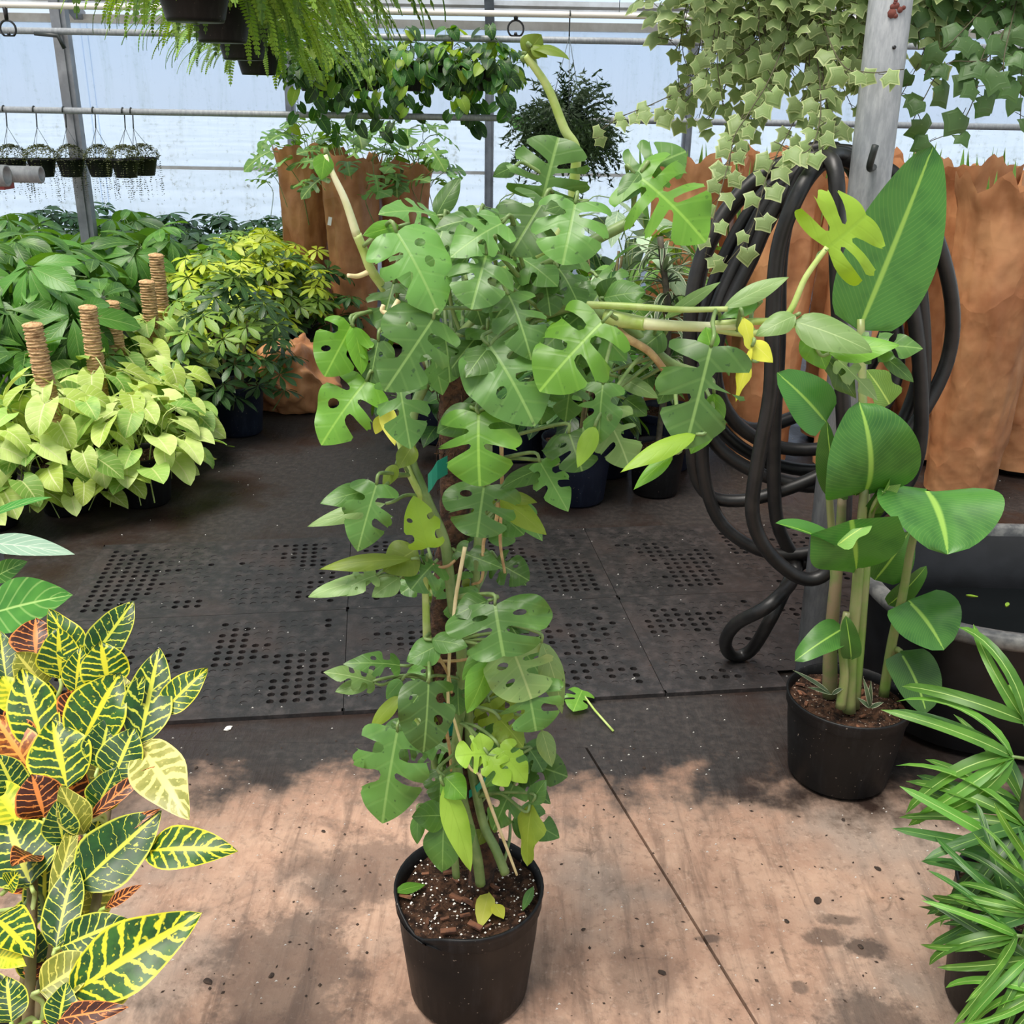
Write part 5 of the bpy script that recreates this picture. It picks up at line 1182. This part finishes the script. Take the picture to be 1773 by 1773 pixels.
# ================================================================== MIXED FOLIAGE BEHIND THE VINE
def mk_leaf(L, W, prof, mats, droop=.5, **kw):
    b = MB(); grid_leaf(b, L, W, prof, 8, 4, .2, droop, **kw); petiole_local(b, L, (0, -.4, -.6), .0025); return b.mesh('leaf', mats)
agl = [mk_leaf(.24, .085, P_OVATE, [M_vari, M_stem], d_, seed=i, wave=.03) for i, d_ in enumerate((.4, .8, 1.1))]
bus = [mk_leaf(.13, .07, P_OVATE, [M_bushy, M_stem], d_, seed=i, wave=.03) for i, d_ in enumerate((.4, .8, 1.1))]
dkl = [mk_leaf(.13, .075, P_OVATE, [M_pothos, M_stem], d_, seed=i, wave=.03) for i, d_ in enumerate((.4, .8, 1.1))]
for k, (nm, lab, px_, py_, d, R, H, n, ms, sz) in enumerate([
  ('aglaonema', 'silvery broad-leaved plant behind the vine near the hose', 1060, 345, 4.8, .34, .34, 34, agl, (.9, 1.3)),
  ('bushy_plant', 'bushy green potted plant beside the striped dracaena', 1180, 385, 4.55, .26, .36, 60, bus, (.9, 1.3)),
  ('bushy_plant', 'bushy dark potted plant behind the vine crown', 960, 420, 5.06, .34, .4, 60, dkl, (.9, 1.4)),
  ('bushy_plant', 'leafy green potted plant under the vine arch', 1060, 470, 4.45, .3, .32, 60, bus+dkl, (.9, 1.4)),
  ('bushy_plant', 'low leafy plant in a navy pot past the vine', 1008, 560, 4.1, .26, .26, 50, dkl, (.9, 1.3)),
  ('bushy_plant', 'dark leafy plant in a navy pot behind the totem', 900, 520, 4.66, .34, .34, 56, dkl, (.9, 1.4)),
  ('aglaonema', 'grey-leaved plant further back between the vine and end wall', 900, 330, 6.0, .4, .36, 30, agl, (1, 1.5)),
  ('bushy_plant', 'dark leafy plant in a navy pot next to the crumpled bag', 760, 520, 4.9, .36, .4, 56, dkl, (.9, 1.4))]):
    tree_plant(nm, lab, 'potted plant', None, px_, py_, d, R, H, n, ms, sz, 200+k, M_pot_navy, r=.15, h=.28, thmax=2.2)
dra = []
for k in range(3):
    b = MB(); grid_leaf(b, .2, .022, P_STRAP, 8, 2, .4, .7+.5*k); dra.append(b.mesh('leaf', M_dra))
dp = at(1150, 620, 4.2); T = thing('dracaena', 'slim dark-caned dracaena with narrow cream-striped leaves', 'potted plant', (dp.x, 4.2, 0))
add_pot(T, (dp.x, 4.2, 0), .12, .22, M_pot, True, 4)
tp_ = at(1146, 365, 4.2)
b = MB(); P = spline([V((dp.x, 4.2, .18)), V((dp.x+.01, 4.2, .7)), V((tp_.x, 4.2, tp_.z-.1))], 8); b.tube(P, .013, 8); obj('cane', b.mesh('cane', M_cane), None, T)
rg = random.Random(301)
for k in range(90):
    q = P[int(len(P)*(.35+.64*rg.random()))-1]; a = rg.uniform(0, 6.28); y = V((math.cos(a), math.sin(a), rg.uniform(.1, 1.1)))
    obj('leaf', rg.choice(dra), frame(q, y, V((-math.cos(a)*.4, -math.sin(a)*.4, 1)), rg.uniform(.7, 1.1)), T)

# ================================================================== HANGING BASKETS
def basket_pot(T, c, r, h):
    k = ('hb', r, h)
    if k not in POTC:
        b = MB(); b.lathe([(0, 0), (r*.7, 0), (r*.74, .01), (r*.97, h*.9), (r*1.03, h*.91), (r*1.04, h), (r*.97, h), (r*.9, h*.85), (0, h*.84)], 28); POTC[k] = b.mesh('basket', M_pot_hang)
    obj('basket', POTC[k], Matrix.Translation(V(c)), T)
def hang(T, c, r, h, zrail, nw=3, yr=None, pr=.018, across=(0, 1)):
    """A hook bent round a pipe of radius pr (its wire touches the pipe), and wires down to the pot rim."""
    c = V(c); top = V((c.x, c.y if yr is None else yr, zrail)); A = V((across[0], across[1], 0)).normalized(); hb = top-V((0, 0, .09)); R = pr+.0033
    arc = [top+A*(R*math.cos(t))+V((0, 0, R*math.sin(t))) for t in [math.radians(205-k*205/8) for k in range(9)]]
    b = MB(); b.tube(arc+spline([arc[-1]+V((0, 0, -.01)), hb+A*.006], 3), .0035, 6); obj('hook', b.mesh('hook', M_hook), None, T)
    for k in range(nw):
        a = k*2*math.pi/nw+.6; b = MB(); b.tube([hb+A*.006, c+V((r*math.cos(a), r*math.sin(a), h))], .0016, 4); obj('hanger_wire', b.mesh('hanger_wire', M_wire), None, T)
poth = []
for k in range(4):
    b = MB(); grid_leaf(b, .085, .068, P_HEART, 6, 4, .25, .4+.25*k, back=.22, seed=k); petiole_local(b, .085, (0, -.5, -.5), .0018); poth.append(b)
pothm = [b.mesh('leaf', [m, M_stem]) for b in poth for m in (M_pothos, M_pothos, M_pothos, M_pothos_y)]
STRAND = set()
def strand(T, pts, meshes, rng, gap, sc, side=.03, vine=M_ivyvine, vr=.0018):
    P = spline(pts, 6); b = MB(); b.tube(P, taper(len(P), vr, vr*.6), 5); obj('vine', b.mesh('vine', vine), None, T)
    acc = 0; s = 1
    for i in range(1, len(P)):
        acc += (P[i]-P[i-1]).length
        if acc > gap:
            acc = rng.uniform(-.2, .2)*gap; s = -s; t = (P[i]-P[i-1]).normalized(); a = rng.uniform(0, 6.28)
            y = V((s*rng.uniform(.3, 1), rng.uniform(-.7, .3), -.6))+t*.4
            STRAND.add(obj('leaf', rng.choice(meshes), frame(P[i]+V((s*side*.3, -.006, 0)), y, V((rng.uniform(-.5, .5), -1, rng.uniform(.1, .8))), sc*rng.uniform(.7, 1.15)), T).name)
# pothos row on the upper pipe
for k, px_ in enumerate((545, 632, 712, 783, 850)):
    c = at(px_, 158, YR); T = thing('pothos_basket', 'hanging basket of trailing heart-leaved pothos on the upper pipe', 'hanging basket', c, 'pothos baskets in a row'); rng = random.Random(400+k)
    basket_pot(T, c, .1, .13); hang(T, c, .1, .13, RAILS['up'], 3, YR)
    dome(T, (c.x, c.y, c.z+.12), .2, .13, 74, pothm, (.8, 1.15), rng, 2.3, .4, .3, -.5, upn=.6)
    for q in range(5):
        a = rng.choice((1, -1))*math.pi/2+rng.uniform(-.8, .8); o_ = V((math.cos(a), math.sin(a), 0))*.85; ln = rng.uniform(.02, .2) if q else rng.uniform(.15, .34)
        strand(T, [c+o_*.1+V((0, 0, .15)), c+o_*.2+V((0, 0, .1)), c+o_*.22+V((0, 0, -ln*.5)), c+o_*.23+V((rng.uniform(-.06, .06), 0, -ln))], pothm, rng, .05, 1.0, vine=M_stem, vr=.0022)
# creeper baskets on the lower pipe
crp = []
def creeper_mesh(seed):
    rg = random.Random(seed); b = MB()
    def lf(p, s):
        a = rg.uniform(0, 6.28); x = V((math.cos(a), math.sin(a), rg.uniform(-.5, .5)))*s; y = V((-math.sin(a), math.cos(a), rg.uniform(-.5, .5)))*s*.8
        b.add([p-x, p+y, p+x, p-y], [(0, 1, 2, 3)], [(.3, .5), (.5, .8), (.7, .5), (.5, .2)])
    for k in range(900):
        th, ph = rg.uniform(0, 1.75), rg.uniform(0, 6.28); q = rg.uniform(.85, 1.05)
        lf(V((.155*math.sin(th)*math.cos(ph)*q, .155*math.sin(th)*math.sin(ph)*q, .10+.075*math.cos(th)*q)), rg.uniform(.006, .011))
    for k in range(34):
        a = rg.uniform(0, 6.28); p = V((.15*math.cos(a), .15*math.sin(a), .09)); ln = rg.uniform(.06, .24); n = int(ln/.012)
        for i in range(n): p = p+V((rg.uniform(-.005, .005), rg.uniform(-.005, .005), -.012)); lf(p, rg.uniform(.005, .010))
    return b.mesh('creeping_leaves', M_creeper, flat=True)
crm = [creeper_mesh(k) for k in range(3)]
for k, (px_, dy) in enumerate(((-25, 0), (25, 0), (48, 0), (76, 0), (104, 0), (126, 0), (176, 0), (181, 0), (226, -.06), (240, .11))):
    if k in (2, 4, 7): continue
    c = at(px_, 306, YR); c = V((c.x, YR+dy, c.z)); T = thing('creeper_basket', 'small black hanging pot of tiny-leaved creeper on the lower pipe', 'hanging basket', c, 'creeper pots in a row'); rng = random.Random(500+k)
    basket_pot(T, c, .08, .10); hang(T, c, .08, .10, RAILS['lo'], 3, YR)
    tag(obj('creeping_leaves', crm[k % 3], Matrix.Translation(c) @ Matrix.Diagonal((.53, .72, 1, 1)) @ Matrix.Rotation(k*1.3, 4, 'Z'), T), kind='stuff')
# feathery basket
def feathery_mesh(seed, R, n):
    rg = random.Random(seed); b = MB()
    for k in range(n):
        th, ph = abs(rg.gauss(.9, .5)), rg.uniform(0, 6.28); d = V((math.sin(th)*math.cos(ph), math.sin(th)*math.sin(ph), math.cos(th)*.8+.2)); p = V((0, 0, .1)); Ls = R*rg.uniform(.7, 1.15); N = 12
        for i in range(N):
            q = p+d*(Ls/N); d = (d+V((0, 0, -.16))).normalized()
            if i > 2:
                for s in range(4):
                    e = V((rg.uniform(-1, 1), rg.uniform(-1, 1), rg.uniform(-.6, .8))).normalized()*rg.uniform(.02, .04); w = d.cross(e).normalized()*.006
                    b.add([q-w, q+w, q+e], [(0, 1, 2)], [(.1, .4), (.1, .6), (1, .5)])
            p = q
    return b.mesh('feathery_foliage', M_feathery, flat=True)
c = at(978, 292, YP); T = thing('feathery_basket', 'hanging basket of dark feathery fern against the end wall', 'hanging basket', c)
basket_pot(T, c, .12, .14); hang(T, c, .12, .14, zp, 3, YP, .014)
tag(obj('feathery_foliage', feathery_mesh(5, .32, 340), Matrix.Translation(c+V((0, 0, .02))), T), kind='stuff')
# ferns in a receding row
def frond_mesh(seed, L, el, k, wid):
    rg = random.Random(seed); b = MB(); p = V((0, 0, 0)); e = el; n = 40; pts = [p]
    tw = rg.uniform(-.3, .3)
    for i in range(n):
        d = V((math.sin(tw*i/n)*.3, math.cos(e), math.sin(e))).normalized(); p = p+d*(L/n); pts.append(p); e -= k/n*(.5+1.0*i/n)
    b.tube(pts[::3]+[pts[-1]], .0016, 4, 0, False)
    for i in range(3, n):
        t = (pts[i+1]-pts[i-1]).normalized() if i < n else pts[i]-pts[i-1]; u = i/n; ln = wid*min(1, u*5)*(1-u**3)**.7+.004; sx = V((1, 0, 0)); nr = sx.cross(t).normalized()
        for s in (-1, 1):
            o = sx*s*ln+t*ln*.28-nr*ln*.15*(1 if nr.z > 0 else -1); w = t*(L/n)*.42; c0 = pts[i]
            b.add([c0-w*.7, c0+w*.7, c0+o*.6+w, c0+o, c0+o*.6-w], [(0, 1, 2, 3, 4)], [(.1, .5), (.1, .5), (.6, .7), (1, .5), (.6, .3)])
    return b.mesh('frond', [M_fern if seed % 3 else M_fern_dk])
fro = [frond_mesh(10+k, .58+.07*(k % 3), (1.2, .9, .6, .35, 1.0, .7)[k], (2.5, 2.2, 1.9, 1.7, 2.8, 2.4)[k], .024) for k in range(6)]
FA, FB_ = at(285, -8, 2.75), at(448, 130, 5.6); FN = ((FB_.y-FA.y), -(FB_.x-FA.x))
for k, (px_, py_, d) in enumerate([(285, -8, 2.75), (330, 38, 3.3), (372, 74, 4.0), (412, 104, 4.8), (448, 130, 5.6)]):
    c = at(px_, py_, d); c.x = FA.x+(FB_.x-FA.x)*(d-2.75)/(5.6-2.75); T = thing('fern_basket', 'hanging pot of sword fern with long arching feathery fronds', 'hanging basket', c, 'fern baskets in a receding row'); rng = random.Random(700+k)
    basket_pot(T, c, .115, .13); hang(T, c, .115, .13, 2.36, 3, None, .017, FN)
    n = 150 if k < 3 else 110
    for q in range(n):
        a = q*2.39996+rng.uniform(-.3, .3); y = V((math.cos(a), math.sin(a), 0)); s = rng.uniform(.7, 1.05)*(1.1 if math.cos(a) > -.1 else .72)
        if math.cos(a) < -.2 and rng.random() < .3: continue
        # local frame: Y outward, Z up
        obj('frond', rng.choice(fro), frame(c+y*.05+V((0, 0, .11)), y, V((0, 0, 1)), s), T)
bb = MB(); fx = (FB_.x-FA.x)/(5.6-2.75); bb.tube([V((FA.x-fx*.75, 2.0, 2.36)), V((FB_.x+fx*.35, 5.95, 2.36))], .017, 10); tag(obj('hanging_pipe', bb.mesh('hanging_pipe', M_galv)), 'overhead steel pipe that carries the fern baskets', 'pipe')
# ivy
def ivy_mesh(seed, m, s=1.0):
    rg = random.Random(seed); b = MB(); ang = [(-2.35, .62), (-1.85, .52), (-1.25, .74), (-.66, .6), (0, 1.02), (.66, .6), (1.25, .74), (1.85, .52), (2.35, .62), (math.pi, .24)]
    vs = [(0, 0, .0)]; uv = [(.5, .5)]; L = .034*s
    for i, (a, r) in enumerate(ang):
        r *= rg.uniform(.85, 1.12); a += rg.uniform(-.08, .08)
        vs.append((L*r*math.sin(a), L*.45+L*r*math.cos(a)*.95, -.25*L*r*r+rg.uniform(-.1, .1)*L)); uv.append((.5, .98))
        a2 = a+(ang[(i+1) % 10][0]-a)*.5 if i < 9 else a
    vs[0] = (0, L*.45, .05*L)
    n = 10
    inn = []
    for i in range(n):
        x, y, z = vs[1+i]; inn.append((x*.72, L*.45+(y-L*.45)*.72, z*.6+.03*L))
    o = len(vs); vs += inn; uv += [(.5, .84)]*n
    fs = [(0, o+i, o+(i+1) % n) for i in range(n)]+[(o+i, 1+i, 1+(i+1) % n, o+(i+1) % n) for i in range(n)]
    b.add(vs, fs, uv); b.tube([V((0, L*.3, 0)), V((0, -L*.4, -L*.5))], .0009, 3, 1, False)
    return b.mesh('leaf', [m, M_ivyvine], flat=False)
ivm = [ivy_mesh(k, M_ivy) for k in range(5)]; ivd = [ivy_mesh(30+k, M_ivy_dk, 1.35) for k in range(5)]
def ivy(label, c, meshes, n, R, H, strands, seed, rr=.05, nst=8, gap=.03, sc=1.15):
    T = thing('ivy_basket', label, 'hanging basket', c); rng = random.Random(seed); c = V(c)
    basket_pot(T, c, .09, .11); hang(T, c, .09, .11, 2.36, 3, 3.05, .017)
    for q in range(n):
        th = 2.4*((q+.5)/n)**.7; ph = q*2.39996; s_ = rng.uniform(.75, 1.1); p = c+V((R*math.sin(th)*math.cos(ph)*s_, R*math.sin(th)*math.sin(ph)*s_, .06+H*math.cos(th)*s_))
        obj('leaf', rng.choice(meshes), frame(p, V((math.cos(ph)+rng.uniform(-.6, .6), math.sin(ph)+rng.uniform(-.6, .6), rng.uniform(-1.4, .3))), V((math.cos(ph)*.6, math.sin(ph)*.6-.5, .6+rng.uniform(-.4, .4))), sc*rng.uniform(.8, 1.35)), T)
    for pts in strands:
        P = [c+V((0, 0, .08))]+[at(*p) for p in pts]; strand(T, P, meshes, rng, gap, sc, vine=M_ivyvine)
    for q in range(nst):
        a = rng.choice((1, -1))*math.pi/2+rng.uniform(-.75, .75); o_ = V((math.cos(a), math.sin(a), 0)); ln = rng.uniform(.12, .32)
        strand(T, [c+o_*.08+V((0, 0, .1)), c+o_*.15+V((0, 0, .08)), c+o_*.19+V((0, 0, -ln*.5)), c+o_*.2+V((rng.uniform(-.08, .08), 0, -ln))], meshes, rng, gap, sc)
    return T
ivy('hanging basket of cream-edged ivy trailing toward the coiled hose', at(1390, 20, 3.05), ivm, 285, .24, .23, [
 [(1400, 150, 2.86), (1370, 220, 2.84), (1330, 300, 2.5), (1300, 400, 2.43), (1255, 460, 2.43)], [(1330, 140, 2.86), (1280, 210, 2.8), (1262, 280, 2.56), (1235, 380, 2.46), (1220, 450, 2.46)],
 [(1300, 80, 2.9), (1210, 140, 2.88), (1130, 180, 2.87), (1070, 205, 2.86), (1030, 235, 2.86)], [(1420, 150, 2.8), (1415, 230, 2.6), (1390, 265, 2.5), (1340, 245, 2.5)], [(1450, 100, 2.7), (1500, 125, 2.5), (1565, 120, 2.5)],
 [(1340, 120, 2.8), (1300, 190, 2.66), (1270, 240, 2.6), (1262, 300, 2.56)], [(1430, 170, 2.8), (1440, 230, 2.7), (1400, 275, 2.6), (1370, 260, 2.55)]], 801, nst=16, sc=1.1)
ivy('hanging basket of cream-edged ivy farthest from the steel column', at(1268, 0, 3.05), ivm, 260, .23, .2, [
 [(1240, 90, 3.0), (1200, 160, 2.98), (1170, 185, 2.97), (1100, 200, 2.96)], [(1260, 130, 3.0), (1230, 200, 3.0), (1210, 230, 3.0)], [(1300, 140, 3.0), (1290, 220, 3.0), (1270, 250, 3.0)]], 802, nst=12, sc=1.1)
ivy('hanging basket of cream-edged ivy tucked close behind the steel column', at(1512, 0, 3.05), ivm, 220, .21, .2, [[(1440, 100, 2.95), (1430, 180, 2.95), (1440, 240, 2.95)]], 803, nst=8, sc=1.1)
ivy('hanging basket of plain dark green ivy past the steel column', at(1765, -5, 3.05), ivd, 170, .24, .17, [
 [(1700, 100, 2.75), (1690, 160, 2.74), (1660, 220, 2.73), (1610, 245, 2.72)], [(1720, 90, 2.75), (1640, 110, 2.73), (1600, 170, 2.72), (1580, 210, 2.72)], [(1740, 90, 2.7), (1735, 140, 2.7), (1690, 150, 2.7)], [(1660, 60, 2.75), (1630, 90, 2.74), (1600, 130, 2.73)]], 804, nst=6, gap=.04, sc=1.1)
ivy('hanging basket of plain dark ivy high over the sleeved plants', at(1640, -45, 3.05), ivd, 120, .2, .18, [], 805, nst=3, gap=.04, sc=1.1)
bb = MB(); bb.tube([V((.2, 3.05, 2.36)), V((2.2, 3.05, 2.36))], .017, 10); tag(obj('hanging_pipe', bb.mesh('hanging_pipe', M_galv)), 'overhead steel pipe that carries the ivy baskets', 'pipe')

# ================================================================== LEAVES GIVE WAY TO SOLID NEIGHBOURS
from mathutils.bvhtree import BVHTree
SOLID = {'pot', 'soil', 'paper_sleeve', 'basket', 'shaft', 'basin', 'rim', 'garden_hose', 'coir_pole', 'hanging_pipe', 'pipe', 'post_channel', 'paper_bag', 'pipe_arm', 'pipe_sleeve', 'panel', 'post', 'roof_panel', 'stem', 'cane', 'trunk', 'stalk'}
def top_of(o):
    while o.parent: o = o.parent
    return o
def settle():
    pol = {}
    def geo(me):
        if me.name not in pol: pol[me.name] = ([v.co.copy() for v in me.vertices], [tuple(p.vertices) for p in me.polygons], max((v.co.length for v in me.vertices), default=0))
        return pol[me.name]
    sol = []; mov = []
    for o in COL.objects:
        if o.type != 'MESH': continue
        k = o.name.split('.')[0]
        if k in SOLID:
            vs, fs, _ = geo(o.data); M = o.matrix_basis; w = [M @ v for v in vs]
            lo = [min(v[i] for v in w) for i in range(3)]; hi = [max(v[i] for v in w) for i in range(3)]
            sol.append((top_of(o).name, lo, hi, w, fs, []))
        elif k in ('leaf', 'frond', 'leaflet'): mov.append((o, top_of(o)))
    def hits(o, M, own, near):
        vs, fs, _ = geo(o.data); w = [M @ v for v in vs]; n = 0; zl = min(v.z for v in w)
        if zl < .003: n += 5
        t = BVHTree.FromPolygons(w, fs)
        for q in near:
            if not q[5]: q[5].append(BVHTree.FromPolygons(q[3], q[4]))
            n += len(q[5][0].overlap(t))
        return n
    for o, r in mov:
        M = o.matrix_basis.copy(); p = M.translation; ax = WM[r.name].translation
        reach = geo(o.data)[2]*max(M.col[i].to_3d().length for i in range(3)); far = reach+(0 if o.name in STRAND or o.name.startswith('leaflet') else .25)
        if reach > .9: continue
        near = [q for q in sol if q[0] != r.name and all(q[1][i]-reach < p[i] < q[2][i]+reach for i in range(3))]
        if not near and p.z > reach: continue
        best = hits(o, M, r.name, near)
        if best == 0: continue
        bm_ = M; cand = []
        local = o.name in STRAND or o.name.startswith('leaflet') or len(o.children) > 0
        T0, T1 = Matrix.Translation(p), Matrix.Translation(-p)
        for sc in (1, .85, .7):
            for a in (25, -25, 50, -50, 85, -85, 130, -130, 175):
                cand.append(T0 @ Matrix.Rotation(math.radians(a), 4, 'Z') @ T1 @ M @ Matrix.Scale(sc, 4))
            for a in (30, -30, 60, -60): cand.append(M @ Matrix.Rotation(math.radians(a), 4, 'X') @ Matrix.Scale(sc, 4))
        if not local:
            A0, A1 = Matrix.Translation(ax), Matrix.Translation(-ax); c2 = []
            for pull in (1, .85, .7, .5):
                for a in (0, 14, -14, 28, -28, 45, -45, 70, -70, 100, -100, 140, -140, 180):
                    for up in (0, .06):
                        m = A0 @ Matrix.Rotation(math.radians(a), 4, 'Z') @ A1 @ M; q = m.translation; m = m.copy(); m.translation = V((ax.x+(q.x-ax.x)*pull, ax.y+(q.y-ax.y)*pull, q.z+up)); c2.append(m)
            cand = c2+cand
        for m in cand:
            q_ = m.translation
            nr = [q for q in sol if q[0] != r.name and all(q[1][i]-reach < q_[i] < q[2][i]+reach for i in range(3))]
            h = hits(o, m, r.name, nr)
            if h < best: best, bm_ = h, m
            if h == 0: break
        o.matrix_basis = bm_; WM[o.name] = bm_.copy()
settle()
FOOT = [(WM[o.name].translation.x, WM[o.name].translation.y, .16) for o in COL.objects if o.name.split('.')[0] == 'pot']+[(TB.x+dx, TB.y, .40) for dx in (-.18, 0, .18)]+[(x, y, .06) for x, y in COLS_XY]
def MATZ(p):
    q = MO.inverted() @ p
    return .0128 if -.915 < q.x < 1.828 and 0 < q.y < 1.222 else .0006
def clear_spot(p): return all((p.x-x)**2+(p.y-y)**2 > r*r for x, y, r in FOOT)

# ================================================================== THINGS ON THE FLOOR
p0, p1 = on_z(985, 1222, .02), on_z(1040, 1208, .03)
T = thing('fallen_leaf', 'fallen split green leaf with its stalk on the wet concrete', 'leaf', V((p0.x, p0.y, 0.004)))
b = MB(); b.add(*split_leaf(.09, .085, 77, 2, .6, droop=.3)); obj('blade', b.mesh('blade', M_mon[br]), frame(on_z(1008, 1195, .032), on_z(985, 1245, .024)-on_z(1008, 1195, .032), V((.1, -.25, 1))), T)
b = MB(); b.tube([on_z(1006, 1198, .026), on_z(1030, 1230, .017), on_z(1062, 1266, .004)], .0034, 6); obj('stalk', b.mesh('stalk', M_stem_lt), None, T)
b = MB(); grid_leaf(b, .05, .012, P_LANCE, 5, 2, .1, .4); tag(obj('fallen_leaf', b.mesh('fallen_leaf', M_mon[li]), frame(on_z(392, 772, .006), V((1, .1, 0)), V((0, 0, 1)))), 'small pale leaf sliver on the dark floor near the navy pot', 'leaf')
rg = random.Random(91)
def clod(px_, py_, s, m, nm, lab, cat, grp=None, flat=.25):
    p = on_z(px_, py_); bm = bmesh.new(); bmesh.ops.create_icosphere(bm, subdivisions=2, radius=1); sd = rg.uniform(0, 99)
    for v in bm.verts: v.co = v.co*(1+.35*mnoise.noise(v.co*1.6+V((sd, 0, 0)))); v.co = V((v.co.x*s, v.co.y*s*.7, max(-.002, v.co.z*s*flat+s*flat*.5)))
    me = bpy.data.meshes.new(nm); bm.to_mesh(me); bm.free(); me.materials.append(m)
    tag(obj(nm, me, Matrix.Translation((p.x, p.y, 0.0135 if 1.0 < 0 else 0.001)) @ Matrix.Rotation(rg.uniform(0, 6), 4, 'Z')), lab, cat, grp)
o_ = clod(395, 1262, .012, M_scrap, 'white_scrap', 'small white scrap beside the drainage mats', 'scrap')
for px_, py_, s in ((1415, 1560, .016), (1362, 1596, .009), (1146, 1685, .012), (1460, 1420, .009), (1520, 1505, .012), (360, 1700, .014), (470, 1690, .01), (1010, 1610, .007), (905, 1330, .01), (1115, 1330, .008), (560, 1440, .008), (340, 1330, .008), (1490, 1640, .01)):
    clod(px_, py_, s*.7, M_dirt, 'dirt_clod', 'small dark clod of dirt on the concrete', 'dirt clod', 'clods of dirt scattered on the concrete')
b = MB()
for k in range(520):
    px_, py_ = rg.uniform(200, 1773), rg.uniform(760, 1760); p = on_z(px_, py_); s = rg.uniform(.0012, .0035); zz = MATZ(p)
    if not clear_spot(p): continue
    b.add([p+V((s, 0, zz)), p+V((-s*.3, s, zz)), p+V((-s, -s*.5, zz)), p+V((0, 0, zz+s))], [(0, 1, 3), (1, 2, 3), (2, 0, 3)])
tag(obj('floor_specks', b.mesh('floor_specks', M_scrap, flat=True)), 'pale perlite specks strewn over the floor', 'litter', None, 'stuff')
b = MB()
for k in range(380):
    px_, py_ = rg.uniform(230, 1773), rg.uniform(1150, 1773); p = on_z(px_, py_); s = rg.uniform(.0015, .006); zz = MATZ(p); a = rg.uniform(0, 6.28); u_ = V((math.cos(a), math.sin(a), 0))*s; v_ = V((-math.sin(a), math.cos(a), 0))*s*rg.uniform(.3, .8)
    if not clear_spot(p): continue
    b.add([p-u_+V((0, 0, zz)), p-v_+V((0, 0, zz)), p+u_+V((0, 0, zz)), p+v_+V((0, 0, zz)), p+V((0, 0, zz+s*.5))], [(0, 1, 4), (1, 2, 4), (2, 3, 4), (3, 0, 4)])
tag(obj('dirt_crumbs', b.mesh('dirt_crumbs', M_dirt, flat=True)), 'dark crumbs of soil strewn over the concrete', 'litter', None, 'stuff')
